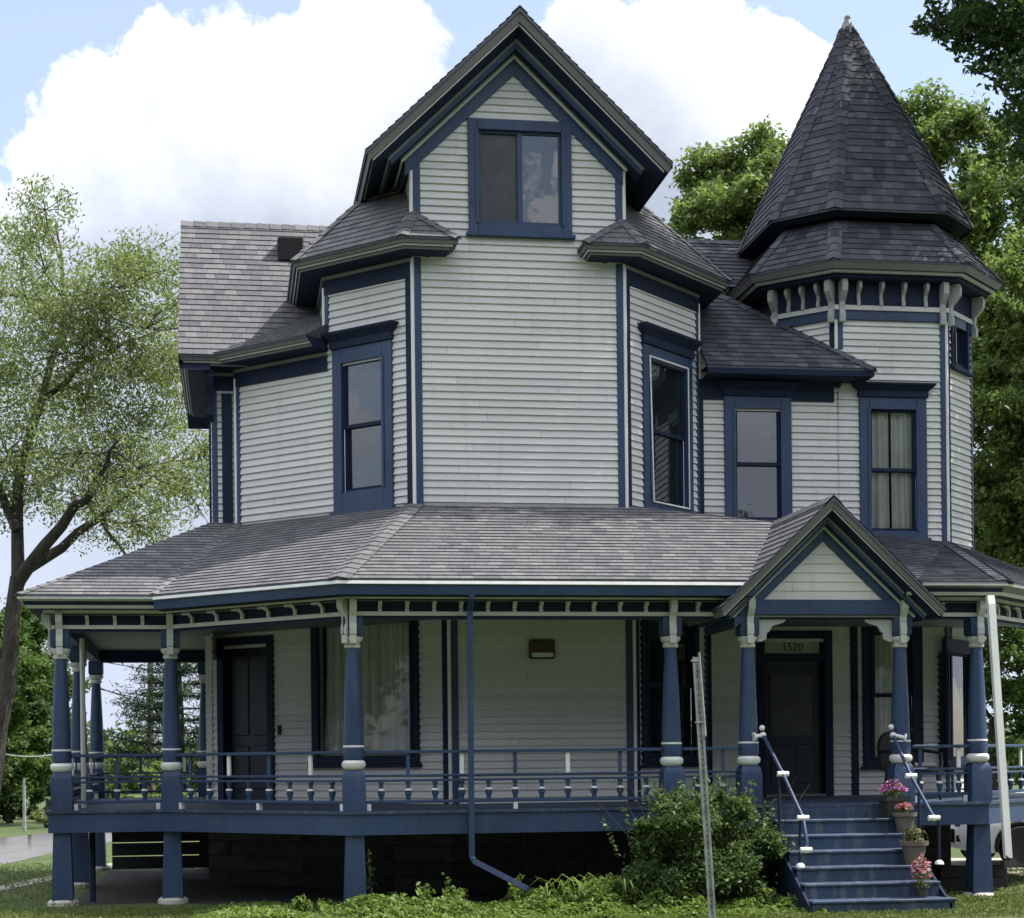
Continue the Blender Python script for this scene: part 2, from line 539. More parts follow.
def window(key, C, u, n, w, h, jamb=.15, head=.16, sill=.1, cap=True, sash='double', pane='glass', curt=None, capw=.12, trim='blue', capm='navy', storm=False, name='window', sashm='navy', caph=.2):
    fr = frame(C, u, n)
    HOLES.setdefault(key, []).append((V(C).dot(u) - w / 2, V(C).dot(u) + w / 2, C[2], C[2] + h))
    mb = MB()
    T = .052
    mb.bbox((-w / 2 - jamb, -.02, -sill), (-w / 2, T, h + head), trim, fr)
    mb.bbox((w / 2, -.02, -sill), (w / 2 + jamb, T, h + head), trim, fr)
    mb.bbox((-w / 2, -.02, h), (w / 2, T - .003, h + head), trim, fr)
    mb.bbox((-w / 2, -.02, -sill), (w / 2, T - .003, 0), trim, fr)
    mb.bbox((-w / 2 - jamb - .04, -.02, -sill - .05), (w / 2 + jamb + .04, T + .05, -sill - .002), trim, fr)
    # inner bead
    for x0, x1, z0, z1 in ((-w / 2 - .03, -w / 2 + .012, 0, h), (w / 2 - .012, w / 2 + .03, 0, h), (-w / 2 + .012, w / 2 - .012, h - .012, h + .03)):
        mb.box((x0, T - .04, z0), (x1, T + .014, z1), trim, fr)
    # reveal and the dim room behind
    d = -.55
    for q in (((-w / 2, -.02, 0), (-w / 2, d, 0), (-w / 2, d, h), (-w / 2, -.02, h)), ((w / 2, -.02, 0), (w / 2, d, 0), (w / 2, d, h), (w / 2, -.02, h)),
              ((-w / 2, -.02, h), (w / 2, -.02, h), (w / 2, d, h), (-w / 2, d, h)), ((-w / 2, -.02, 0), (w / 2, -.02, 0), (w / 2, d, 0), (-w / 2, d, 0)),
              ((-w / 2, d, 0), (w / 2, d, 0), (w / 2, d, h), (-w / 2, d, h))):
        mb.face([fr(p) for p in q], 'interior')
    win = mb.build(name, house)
    if cap:
        c = MB()
        W = w / 2 + jamb
        prof = [(0, 0), (.07, 0), (.07, caph * .45), (.10, caph * .6), (.16, caph * .85), (.17, caph), (0, caph)]
        zt = h + head + .002
        rings = []
        for sx in (-1, 1):
            for q in (0, 1):
                pass
        L = [fr((-W - o, 0, zt + z)) for o, z in prof]
        ringL0 = [fr((-W - max(o - .05, 0), -.01, zt + z)) for o, z in prof]
        ringL = [fr((-W - max(o - .05, 0), o + .01, zt + z)) for o, z in prof]
        ringR = [fr((W + max(o - .05, 0), o + .01, zt + z)) for o, z in prof]
        ringR0 = [fr((W + max(o - .05, 0), -.01, zt + z)) for o, z in prof]
        c.loft([ringL0, ringL, ringR, ringR0], capm)
        c.build('window_cap', win)
    s = MB()
    st = .05
    o0, o1 = -.035, .005
    if sash == 'double':
        hm = h * .5
        for (z0, z1, oo) in ((hm - .02, h, 0), (0, hm + .02, -.03)):
            s.box((-w / 2, o0 + oo, z0), (-w / 2 + st, o1 + oo, z1), sashm, fr)
            s.box((w / 2 - st, o0 + oo, z0), (w / 2, o1 + oo, z1), sashm, fr)
            s.box((-w / 2 + st, o0 + oo, z0), (w / 2 - st, o1 + oo, z0 + st), sashm, fr)
            s.box((-w / 2 + st, o0 + oo, z1 - st), (w / 2 - st, o1 + oo, z1), sashm, fr)
        panes = [(-w / 2 + st, w / 2 - st, hm + .03, h - st, -.015), (-w / 2 + st, w / 2 - st, st, hm - .03, -.045)]
    elif sash == 'slider':
        s.box((-.035, o0, 0), (.035, o1 + .004, h), sashm, fr)
        for x0, x1 in ((-w / 2, -w / 2 + st), (w / 2 - st, w / 2)): s.box((x0, o0, 0), (x1, o1, h), sashm, fr)
        for z0, z1 in ((0, st), (h - st, h)):
            s.box((-w / 2 + st, o0, z0), (-.035, o1, z1), sashm, fr)
            s.box((.035, o0, z0), (w / 2 - st, o1, z1), sashm, fr)
        panes = [(-w / 2 + st, -.035, st, h - st, -.03), (.035, w / 2 - st, st, h - st, -.018)]
    else:
        for x0, x1 in ((-w / 2, -w / 2 + st), (w / 2 - st, w / 2)): s.box((x0, o0, 0), (x1, o1, h), sashm, fr)
        for z0, z1 in ((0, st), (h - st, h)): s.box((-w / 2 + st, o0, z0), (w / 2 - st, o1, z1), sashm, fr)
        panes = [(-w / 2 + st, w / 2 - st, st, h - st, -.02)]
    s.build('sash', win)
    for i, (a, b, c_, d2, oo) in enumerate(panes):
        p = MB()
        tilt = .004 * (1 if i else -1)
        p.face([fr((a, oo, c_)), fr((b, oo + tilt, c_)), fr((b, oo + tilt, d2)), fr((a, oo, d2))], 'panedark' if sash == 'slider' and i == 0 else pane)
        p.build('pane', win)
    if curt:
        curtain_mb(fr, -w / 2 + .01, w / 2 - .01, .02, h - .02, -.11, 'curtain', int(w * 1000 + h * 77), curt if curt is not True else None).build('curtain', win)
    if storm:
        f = MB()
        W, Hh = w / 2 + .03, h + .03
        tl = .07
        f.bbox((-W, .056, -.02), (-W + .026, .075, Hh), 'white', lambda p: fr((p[0] + tl * (1 - p[2] / h) - .012, p[1], p[2])))
        f.bbox((W - .026, .056, -.02), (W, .075, Hh), 'white', fr)
        f.bbox((-W + .014, .056, Hh - .026), (W - .027, .073, Hh), 'white', fr)
        f.bbox((-W + .085, .056, -.02), (W - .027, .073, .006), 'white', fr)
        f.build('storm_frame', win)
    return win


def win_px(key, x0, x1, yb, yt, p, n, u, **kw):
    """opening given by its outer trim in the photograph: left, right, bottom, top (pixel) on a wall plane"""
    jamb = kw.get('jamb', .15); head = kw.get('head', .16); sill = kw.get('sill', .1)
    ym = (yb + yt) / 2
    a = on(x0, ym, p, n); b = on(x1, ym, p, n)
    cx = (x0 + x1) / 2
    zb = on(cx, yb, p, n).z + sill
    zt = on(cx, yt, p, n).z - head
    mid = (a + b) / 2
    w = (b - a).length - 2 * jamb
    return window(key, V((mid.x, mid.y, zb)), u, n, w, zt - zb, **kw)


# upper storeys
win_px('F', 468, 571, 235, 121, A, NF, UX, jamb=.13, head=.14, sill=.13, cap=False, sash='slider', sashm='blue')
win_px('L', 335, 394, 510, 345, A, NL, -TL, jamb=.17, head=.2, sill=.28, caph=.22)
win_px('R', 642, 690, 513, 352, B, NR, TR, jamb=.17, head=.18, sill=.12, storm=True, caph=.26)
win_px('T', 724, 791, 527, 397, R1, NF, UX, jamb=.16, head=.17, sill=.1, caph=.2)
win_px('T', 859, 926, 538, 398, R1, NF, UX, jamb=.16, head=.17, sill=.1, curt=.02, pane='glassclear', caph=.2)

# porch storey
A1 = onY(450, 700, 0); A1.z = 0
B1 = onY(634, 700, 0); B1.z = 0
tL3 = (on(207, 700, A1, NL) - A1).dot(TL)
L3 = A1 + TL * tL3
tR3 = (yR - B1.y) / S
R3 = B1 + TR * tR3
win_px('L1', 313, 420, 764, 600, A1, NL, -TL, jamb=.13, head=.14, sill=.12, cap=False, sash='fixed', curt=True, pane='glassclear', trim='navy', sashm='taupe')
win_px('R1', 640, 697, 764, 605, B1, NR, TR, jamb=.15, head=.14, sill=.1, cap=False, trim='navy')
win_px('T1', 862, 922, 766, 622, R1, NF, UX, jamb=.16, head=.14, sill=.1, cap=False, curt=True, pane='glassclear', trim='navy', sashm='navy')
T3 = T2 + TR * cT
win_px('TR1', 944, 972, 766, 640, T2, NR, TR, jamb=.07, head=.2, sill=.1, cap=False, trim='navy', sash='fixed')


def door(key, x0, x1, ytop, p, n, u, light=False):
    a = on(x0, 700, p, n); b = on(x1, 700, p, n)
    mid = (a + b) / 2
    jamb = .13
    w = (b - a).length - 2 * jamb
    zt = on((x0 + x1) / 2, ytop, p, n).z
    zt = min(zt, 3.74)
    h = zt - DECK - .12
    fr = frame((mid.x, mid.y, DECK), u, n)
    HOLES.setdefault(key, []).append((mid.dot(u) - w / 2, mid.dot(u) + w / 2, DECK - .1, DECK + h))
    f = MB()
    f.bbox((-w / 2 - jamb, -.02, 0), (-w / 2, .05, h + .12), 'navy', fr)
    f.bbox((w / 2, -.02, 0), (w / 2 + jamb, .05, h + .12), 'navy', fr)
    f.bbox((-w / 2, -.02, h), (w / 2, .047, h + .12), 'navy', fr)
    f.box((-w / 2, -.16, 0), (w / 2, .06, .03), 'taupe', fr)
    for s_ in (-1, 1):
        f.box((min(s_ * w / 2, s_ * (w / 2 + .01)), -.16, .03), (max(s_ * w / 2, s_ * (w / 2 + .01)), -.02, h), 'navy', fr)
    f.box((-w / 2, -.16, h), (w / 2, -.021, h + .01), 'navy', fr)
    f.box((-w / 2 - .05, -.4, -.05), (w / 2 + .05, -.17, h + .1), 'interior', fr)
    return f, fr, w, h


# left (side) door on the long canted wall: a broad dark pair of leaves
f, fr, w, h = door('L1', 219, 275, 612, A1, NL, -TL)
dr = f.build('door', house)
q = MB()
q.box((-w / 2 + .004, -.13, .03), (w / 2 - .004, -.09, h - .004), 'door', fr)
for z0, z1 in ((.2, .85), (1.0, h - .15)):
    for x0, x1 in ((-w / 2 + .1, -.04), (.04, w / 2 - .1)):
        q.bbox((x0, -.1, z0), (x1, -.072, z1), 'door', fr, .012)
q.build('door_leaf', dr)
q = MB(); q.lathe([(0, 0), (.03, 0), (.034, .02), (.02, .045), (0, .05)], 10, 'brownmetal', fr=lambda p: fr((w / 2 - .06 + p.x, -.09 + p.z, .95 + p.y))); q.build('handle', dr)

# front door with its transom and house number
f, fr, w, h = door('T1', 756, 832, 618, R1, NF, UX)
hd = 2.05
f.box((-w / 2, -.14, hd), (w / 2, .03, hd + .08), 'navy', fr)
dr = f.build('door', house)
q = MB()
q.box((-w / 2 + .004, -.13, .03), (w / 2 - .004, -.09, hd - .004), 'door', fr)
for x0, x1, z0, z1 in ((-w / 2 + .12, -.04, .18, .78), (.04, w / 2 - .12, .18, .78)):
    q.bbox((x0, -.1, z0), (x1, -.075, z1), 'door', fr, .012)
for x0, x1, z0, z1 in ((-w / 2 + .1, -w / 2 + .14, .88, 1.86), (w / 2 - .14, w / 2 - .1, .88, 1.86), (-w / 2 + .14, w / 2 - .14, .88, .92), (-w / 2 + .14, w / 2 - .14, 1.82, 1.86)):
    q.box((x0, -.1, z0), (x1, -.072, z1), 'door', fr)
q.build('door_leaf', dr)
q = MB(); q.face([fr(p) for p in ((-w / 2 + .14, -.084, .92), (w / 2 - .14, -.084, .92), (w / 2 - .14, -.084, 1.82), (-w / 2 + .14, -.084, 1.82))], 'panedark'); q.build('pane', dr)
q = MB(); q.lathe([(0, 0), (.03, 0), (.034, .02), (.02, .045), (0, .05)], 10, 'brownmetal', fr=lambda p: fr((-w / 2 + .07 + p.x, -.09 + p.z, .95 + p.y))); q.build('handle', dr)
q = MB()
zt0, zt1 = hd + .10, min(hd + .33, h - .02)
q.box((-w / 2 + .02, -.1, zt0), (w / 2 - .04, -.06, zt1), 'sign', fr)
tr = q.build('transom', dr)


def text(s, size, fr, m, parent, name, depth=.004):
    cu = bpy.data.curves.new(name, 'FONT')
    cu.body = s; cu.size = size; cu.align_x = 'CENTER'; cu.extrude = depth
    tmp = bpy.data.objects.new('tmp', cu); col.objects.link(tmp)
    dg = bpy.context.evaluated_depsgraph_get()
    me = bpy.data.meshes.new_from_object(tmp.evaluated_get(dg))
    bpy.data.objects.remove(tmp); bpy.data.curves.remove(cu)
    for v in me.vertices: v.co = fr((v.co.x, v.co.z, v.co.y))
    me.name = name
    me.materials.clear(); me.materials.append(M[m])
    return link(name, me, parent)


text('1520', .17, lambda p: fr((p[0], -.057 + p[1], p[2] + zt0 + .045)), 'ink', tr, 'house_number')


# ---------- walls of clapboard
def P3(p, z): return V((p.x, p.y, z))


def wall(pts, n, key=None, thick=.028, nm='wall'):
    mb = MB()
    mb.boards(pts, n, .102, thick, 'siding', 0, HOLES.get(key, []))
    return PART(nm, mb)


G_EZ = 10.03                                  # gable eave height
gx = (A.x + B.x) / 2
pk = onY(521, 7, -.62)
gL = onY(365, 151, -.62); gR = onY(672, 161, -.62)
G_PZ = pk.z
G_HW = (gR.x - gL.x) / 2
gx = (gL.x + gR.x) / 2 * .5 + pk.x * .5
G_EZ = (gL.z + gR.z) / 2
G_SL = (G_PZ - G_EZ) / G_HW
print('gable', pk, gL, gR, gx, G_SL)
rz = lambda x: G_PZ - abs(x - gx) * G_SL      # top of the gable roof
off = .3
wall([P3(A, WZ - .35), P3(B, WZ - .35), P3(B, rz(B.x) - off), V((gx, 0, G_PZ - off)), P3(A, rz(A.x) - off)], NF, 'F')
EZ1 = 8.92                                    # eave of the two upper cants
LZ1 = 7.85                                    # eave of the lower left roof
wall([P3(L1, WZ - .5), P3(A, WZ - .5), P3(A, EZ1), P3(L1, EZ1)], NL, 'L')
wall([P3(L2, WZ - .5), P3(L1, WZ - .5), P3(L1, LZ1), P3(L2, LZ1)], NL)
wall([P3(B, WZ - .5), P3(R1, WZ - .5), P3(R1, EZ1), P3(B, EZ1)], NR, 'R')
wall([P3(L1 + UY * 4, LZ1), P3(L1, LZ1), P3(L1, EZ1), P3(L1 + UY * 4, EZ1)], (-1, 0, 0))
wall([P3(L2 + UY * 2, WZ - .5), P3(L2, WZ - .5), P3(L2, LZ1), P3(L2 + UY * 2, LZ1)], (-1, 0, 0))
wall([P3(R1, 7), P3(R1 + UY * 4, 7), P3(R1 + UY * 4, EZ1), P3(R1, EZ1)], (1, 0, 0))
wall([P3(A + UY * 5, 9), P3(A, 9), P3(A, rz(A.x) - off), P3(A + UY * 5, rz(A.x) - off)], (-1, 0, 0))
wall([P3(B, 9), P3(B + UY * 5, 9), P3(B + UY * 5, rz(B.x) - off), P3(B, rz(B.x) - off)], (1, 0, 0))
TWZ = 8.95
RE = T1.x + .02
wall([P3(R1, WZ - .6), V((RE, yR, WZ - .6)), V((RE, yR, 7.95)), P3(R1, 7.95)], NF, 'T')
# left wing
W0 = onX(211, 440, 0)
yW = L2.y + .12
Wc = onY(211, 440, yW); Wc.z = 0
wall([P3(Wc, WZ - .6), V((L2.x + .3, yW, WZ - .6)), V((L2.x + .3, yW, 8.0)), P3(Wc, 8.0)], NF)
RY, RZ = 4.4, 10.5
WEND = Wc + UY * 2 * (RY - yW)
wall([P3(WEND, 3.4), P3(Wc, 3.4), P3(Wc, 8.0), V((Wc.x, RY, RZ - .2)), P3(WEND, 8.0)], (-1, 0, 0))
# porch storey walls
HZ = 3.9
wall([P3(A1, DECK - .1), P3(B1, DECK - .1), P3(B1, HZ), P3(A1, HZ)], NF)
wall([P3(L3, DECK - .1), P3(A1, DECK - .1), P3(A1, HZ), P3(L3, HZ)], NL, 'L1')
wall([P3(B1, DECK - .1), P3(R3, DECK - .1), P3(R3, HZ), P3(B1, HZ)], NR, 'R1')
T2l = onY(943, 700, yR); T2l.z = 0
wall([P3(R3, DECK - .1), P3(T2, DECK - .1), P3(T2, HZ), P3(R3, HZ)], NF, 'T1')
wall([P3(T2, DECK - .1), P3(T3, DECK - .1), P3(T3, HZ), P3(T2, HZ)], NR, 'TR1')
wall([P3(L3 + UY * 5, DECK - .1), P3(L3, DECK - .1), P3(L3, HZ), P3(L3 + UY * 5, HZ)], (-1, 0, 0))

# turret: eight faces, the front one carries the curtained window
octs = []
for k in range(8):
    a = -math.pi / 2 + math.pi / 8 * (2 * k - 1)
    octs.append((math.cos(a), math.sin(a)))
R8 = 0.0


def octring(o, z):
    """the turret's eight corners, pushed out by o"""
    out = []
    dist = [(hT if k % 2 == 0 else (sT / 2 + hT) * S) + o for k in range(8)]
    for k in range(8):
        a0 = -math.pi / 2 + math.pi / 4 * (k - 1); a1 = -math.pi / 2 + math.pi / 4 * k
        n0 = (math.cos(a0), math.sin(a0)); n1 = (math.cos(a1), math.sin(a1))
        det = n0[0] * n1[1] - n0[1] * n1[0]
        d0, d1 = dist[k - 1], dist[k]
        out.append(V((TC.x + (d0 * n1[1] - d1 * n0[1]) / det, TC.y + (n0[0] * d1 - n1[0] * d0) / det, z)))
    return out


# small window high on the turret's right face
fr3 = octring(0, 0)
p0, p1 = fr3[1], fr3[2]
mid = (p0 + p1) / 2
wz0 = onY(890, 312, yR).z - .72
window('TU', V((mid.x, mid.y, wz0)), TR, NR, .5, .75, jamb=.1, head=.1, sill=.06, cap=False, trim='navy', sash='fixed')

for k in (6, 7, 0, 1, 2, 3):
    p0 = octring(R8, 0)[k]; p1 = octring(R8, 0)[(k + 1) % 8]
    a = -math.pi / 2 + math.pi / 4 * k
    n = V((math.cos(a), math.sin(a), 0))
    zlo = WZ - .6 if k in (0, 1, 2) else 6.5
    wall([P3(p0, zlo), P3(p1, zlo), P3(p1, TWZ), P3(p0, TWZ)], n, 'T' if k == 0 else ('TU' if k == 1 else None))


# ---------- corner boards
def corner(p, n1, d1, n2, d2, z0, z1, w=.1, bead=True):
    """two blue boards on the walls meeting at p (n outward, d along the wall) and a white bead between them"""
    mb = MB()
    f1 = frame(P3(p, 0), d1, n1); f2 = frame(P3(p, 0), d2, n2)
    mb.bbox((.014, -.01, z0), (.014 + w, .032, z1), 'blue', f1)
    mb.bbox((.014, -.01, z0), (.014 + w, .032, z1), 'navy', f2)  # second board takes the shaded copy of the blue
    cb = PART('corner_board', mb)
    if bead:
        b = MB()
        c = P3(p, z0) + (V(n1) + V(n2)).normalized() * .018
        b.lathe([(.027, 0), (.027, z1 - z0)], 10, 'white', c)
        b.build('corner_bead', cb, True)


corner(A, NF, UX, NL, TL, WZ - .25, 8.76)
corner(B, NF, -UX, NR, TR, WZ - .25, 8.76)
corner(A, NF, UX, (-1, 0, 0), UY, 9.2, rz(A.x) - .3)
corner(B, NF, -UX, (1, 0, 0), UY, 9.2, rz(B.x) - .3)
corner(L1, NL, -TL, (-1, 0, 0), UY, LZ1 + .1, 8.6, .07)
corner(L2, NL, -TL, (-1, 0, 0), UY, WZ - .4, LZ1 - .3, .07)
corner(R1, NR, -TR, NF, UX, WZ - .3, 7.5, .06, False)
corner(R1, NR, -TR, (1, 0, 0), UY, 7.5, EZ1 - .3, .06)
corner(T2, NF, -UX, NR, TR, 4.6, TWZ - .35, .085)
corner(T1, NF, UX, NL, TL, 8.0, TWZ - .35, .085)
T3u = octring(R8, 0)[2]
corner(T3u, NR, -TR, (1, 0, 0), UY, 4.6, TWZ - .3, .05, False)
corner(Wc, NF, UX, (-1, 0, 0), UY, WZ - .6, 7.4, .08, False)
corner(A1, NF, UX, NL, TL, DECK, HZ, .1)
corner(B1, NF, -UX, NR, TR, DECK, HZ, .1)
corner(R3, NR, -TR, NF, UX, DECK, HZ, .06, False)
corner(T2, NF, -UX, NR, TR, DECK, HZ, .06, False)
mb = MB()
pb = onY(854, 700, yR)
mb.bbox((pb.x - .06, yR - .03, DECK), (pb.x + .06, yR + .01, HZ), 'navy')
PART('corner_board', mb)
mb = MB()
pb = onY(229, 470, yW)                         # tall window trim squeezed beside the wing's inner corner
mb.bbox((pb.x - .1, yW - .05, WZ - .4), (pb.x + .05, yW + .01, 7.35), 'navy')
PART('corner_board', mb)
# porch storey: frame board left of the side door
mb = MB()
fr2 = frame(L3, -TL, NL)
mb.bbox((0, -.01, DECK), (.14, .03, HZ), 'cream', fr2)
PART('corner_board', mb)


# ---------- roofs
def roofpoly(mb, pts, m='shingle', thick=.014, expo=.14):
    n = (pts[1] - pts[0]).cross(pts[2] - pts[0]).normalized()
    if n.z < 0: n = -n
    up = (ZU - n * n.z).normalized()
    v0 = min(p.dot(up) for p in pts)
    mb.boards(pts, n, expo, thick, m, v0)
    mb.face([p - n * .02 for p in pts], 'navy')
    return n


def hipcap(mb, a, b, n1, n2, m='shingle', w=.13, l=.2):
    """bent cap shingles laid up a hip or ridge, each lapping the one below"""
    a, b = V(a), V(b)
    t = (b - a)
    Ln = t.length
    t.normalize()
    s1 = t.cross(n1); s2 = t.cross(n2)
    if s1.dot(s2) > 0: s2 = -s2
    if s1.dot(n2) > 0: s1 = -s1
    if s2.dot(n1) > 0: s2 = -s2
    nn = (n1 + n2).normalized()
    k = 0
    x = 0
    while x < Ln - .02:
        e = min(x + l * 1.1, Ln)
        p0 = a + t * x; p1 = a + t * e
        q0 = p0 + nn * .034; q1 = p1 + nn * .02
        uv = lambda v, r: (k * .53 + r * .09, (k * 3 + int(abs(a.x) * 10)) * .14 + .07)
        for sd, nd in ((s1, n1), (s2, n2)):
            e0 = p0 + sd * w + nd * .026; e1 = p1 + sd * w + nd * .016
            mb.face([q0, e0, e1, q1], m, [uv(0, 0), uv(0, 1), uv(1, 1), uv(1, 0)])
            mb.face([q0, e0, e0 - nn * .014, q0 - nn * .014], m, [uv(0, 0)] * 4)
        x += l; k += 1


# gable over the front
GF, GB = -.62, 6.5
mb = MB()
nl = roofpoly(mb, [V((gx - G_HW, GF, G_EZ)), V((gx, GF, G_PZ)), V((gx, GB, G_PZ)), V((gx - G_HW, GB, G_EZ))])
nr = roofpoly(mb, [V((gx + G_HW, GF, G_EZ)), V((gx, GF, G_PZ)), V((gx, GB, G_PZ)), V((gx + G_HW, GB, G_EZ))])
hipcap(mb, (gx, GF, G_PZ), (gx, GB, G_PZ), nl, nr)
PART('roof', mb)


def gable_trim(xc, zp, sl, y0, ybl, ov, prof, mats, wl, wr, zb=None):
    """moulded rake that climbs to the peak and turns the corner along both eaves; prof = (drop below roof, out from wall)"""
    wz = math.cos(math.atan(sl))
    zr = lambda x: zp - abs(x - xc) * sl
    qm = max(q for p, q in prof)
    rings = []
    def corner_ring(sgn, wallx, y):
        out = []
        for p, q in prof:
            x = wallx + sgn * q * ov / qm
            out.append(V((x, (y0 - q) if y is None else y, zr(x) + p / wz)))
        return out
    rings.append(corner_ring(-1, wl, ybl))
    rings.append(corner_ring(-1, wl, None))
    rings.append([V((xc, y0 - q, zp + p / wz)) for p, q in prof])
    rings.append(corner_ring(1, wr, None))
    rings.append(corner_ring(1, wr, ybl))
    mb = MB()
    mb.loft(rings, mats)
    return mb


gp = [(-.004, .62), (-.045, .62), (-.047, .60), (-.13, .565), (-.13, .52), (-.15, .515), (-.16, .50), (-.205, .30), (-.215, .30), (-.245, .27), (-.30, .25), (-.30, .10), (-.325, .10), (-.35, .07), (-.35, .045), (-.50, .045), (-.50, 0)]
gm = ['dark_shingle', 'navy', 'taupe', 'navy', 'white', 'navy', 'navy', 'navy', 'taupe', 'blue', 'navy', 'taupe', 'cream', 'navy', 'blue', 'navy']
# (the widths of the overhang at the sides follow the eave edge)
mbt = gable_trim(gx, G_PZ, G_SL, 0, 3.0, (G_HW - (B.x - A.x) / 2), gp, gm, gx - (B.x - A.x) / 2, gx + (B.x - A.x) / 2)
PART('roof_trim', mbt)


def eave(path, z, prof, mats, name='roof_trim', ends=(None, None)):
    """moulded eave along wall points: prof = (out from wall, height above z)"""
    path = [V(p) for p in path]
    ns = []
    for a, b in zip(path, path[1:]):
        t = (b - a).normalized()
        ns.append(V((t.y, -t.x, 0)))
    rings = []
    for i, p in enumerate(path):
        if i == 0: m = ns[0]
        elif i == len(path) - 1: m = ns[-1]
        else:
            m = (ns[i - 1] + ns[i]); m = m / (m.length_squared / 2)
        rings.append([V((p.x + m.x * o, p.y + m.y * o, z + h)) for o, h in prof])
    mb = MB()
    mb.loft(rings, mats)
    for rg in (rings[0], rings[-1]):
        mb.face(rg, 'navy')
    return mb, rings


ep = [(.10, .004), (.47, -.004), (.47, -.032), (.455, -.034), (.43, -.078), (.405, -.08), (.39, -.104), (.365, -.106), (.35, -.138), (.31, -.142), (.05, -.15), (.05, -.17), (.035, -.215), (.035, -.43), (0, -.43)]
em = ['navy', 'dark_shingle', 'navy', 'taupe', 'navy', 'cream', 'navy', 'taupe', 'navy', 'navy', 'navy', 'taupe', 'navy', 'navy']
OV = .47
tan225 = math.tan(math.pi / 8)


def cantroof(C, wallpts, sgn, ret):
    """roof over a canted bay: main slope, little return on the front, side slope. sgn -1 left, +1 right"""
    W1 = wallpts                                   # far end of the canted wall
    n = NL if sgn < 0 else NR
    t = TL if sgn < 0 else TR
    E = C + n * OV + (-t) * 0 ; E = V((C.x + sgn * OV * tan225, -OV, EZ1))
    G = W1 + n * OV; G = V((W1.x + sgn * OV, W1.y - OV * tan225, EZ1))
    pitch = 1.02
    top = 10.6
    # hip between main slope and side slope: equal distance from both eaves
    hipdir = ((-n) + V((-sgn, 0, 0)))
    hipdir = hipdir / hipdir.dot(-n)
    dd = (top - EZ1) / pitch
    H = G + hipdir * dd; H.z = top
    A94 = V((C.x, -.0, EZ1 + pitch * OV * .98))
    # where the main slope crosses the side wall of the gable body
    yq = (dd - OV) / S
    Q = V((C.x - sgn * .02, yq, top))
    mb = MB()
    n1 = roofpoly(mb, [E, G, H, Q, A94])
    Gb = G + UY * 3.2
    Hb = V((H.x, Gb.y, top))
    n2 = roofpoly(mb, [G, Gb, Hb, H])
    hipcap(mb, G, H, n1, n2)
    Rt = V((C.x - sgn * ret, -OV, EZ1))
    n3 = roofpoly(mb, [E, A94, Rt])
    Rw = V((Rt.x + sgn * .02, -.0, EZ1 + .0))
    n4 = roofpoly(mb, [Rt, A94, V((Rt.x, 0, EZ1))])
    hipcap(mb, E, A94, n1, n3, w=.1)
    hipcap(mb, Rt, A94, n3, n4, w=.09)
    PART('roof', mb)
    # eave: return end, front return, cant, side
    p = [V((C.x - sgn * (ret - OV), .0, 0)), V((C.x - sgn * (ret - OV), -.002, 0)), V((C.x, 0, 0)), V((W1.x, W1.y, 0)), V((W1.x, Gb.y, 0))]
    e0 = MB()
    pr = ep
    rings = []
    def ring(f): return [f(o, h) for o, h in pr]
    rings.append(ring(lambda o, h: V((C.x - sgn * (ret - OV + o * .999), 0, EZ1 + h))))
    rings.append(ring(lambda o, h: V((C.x - sgn * (ret - OV + o * .999), -o, EZ1 + h))))
    rings.append(ring(lambda o, h: V((C.x + sgn * o * tan225, -o, EZ1 + h))))
    rings.append(ring(lambda o, h: V((W1.x + sgn * o, W1.y - o * tan225, EZ1 + h))))
    rings.append(ring(lambda o, h: V((W1.x + sgn * o, Gb.y, EZ1 + h))))
    # the frieze under the front return is only the mouldings
    k = len(pr)
    e0.loft(rings[2:], em)
    e0.loft(rings[:3], em[:10] + [None, None, None, None])
    PART('roof_trim', e0)
    return G, H


retL = onY(459, 240, -OV).x - A.x
retR = B.x - onY(584, 250, -OV).x
cantroof(A, L1, -1, retL)
GRt, HRt = cantroof(B, R1, 1, retR)

# lower roof at the far left of the cant
mb = MB()
e1 = V((L1.x, L1.y, 0)) + NL * OV - TL * .06; e1.z = LZ1
e2 = V((L2.x - OV, L2.y - OV * tan225, LZ1))
up = V((S, S, 0)) * 1.5; up.z = .75
n1 = roofpoly(mb, [e1, e2, e2 + up, e1 + up])
mb.face([e1, e1 + up * .33, V((L1.x, L1.y, LZ1)) - TL * .06], 'dark_shingle')
n2 = roofpoly(mb, [e2, e2 + UY * 1.2, V((e2.x + .9, e2.y + 1.6, LZ1 + .5)), e2 + up * .8])
PART('roof', mb)
lw = [L1 - TL * .12, L2, L2 + UY * 1.4]
mb, _ = eave(lw[::-1], LZ1, ep, em) if False else (None, None)


def eave2(path, outs, z, name='roof_trim', prof=ep, mats=em):
    """like eave(), with the outward miter of each point given"""
    mb = MB()
    rings = [[V((p.x + m[0] * o, p.y + m[1] * o, z + h)) for o, h in prof] for p, m in zip(path, outs)]
    mb.loft(rings, mats)
    for rg_, p in ((rings[0], path[0]), (rings[-1], path[-1])):     # butt ends: the overhang, then the frieze below it
        k = next(i for i, (o, h) in enumerate(prof) if h < -.16)
        mb.face(rg_[:k] + [V((p.x, p.y, rg_[k - 1].z)), V((p.x, p.y, rg_[0].z))], 'navy')
    return PART(name, mb)


eave2([L1 - TL * .06, L2, L2 + UY * 1.3], [(-S, -S), (-1, -tan225), (-1, 0)], LZ1)

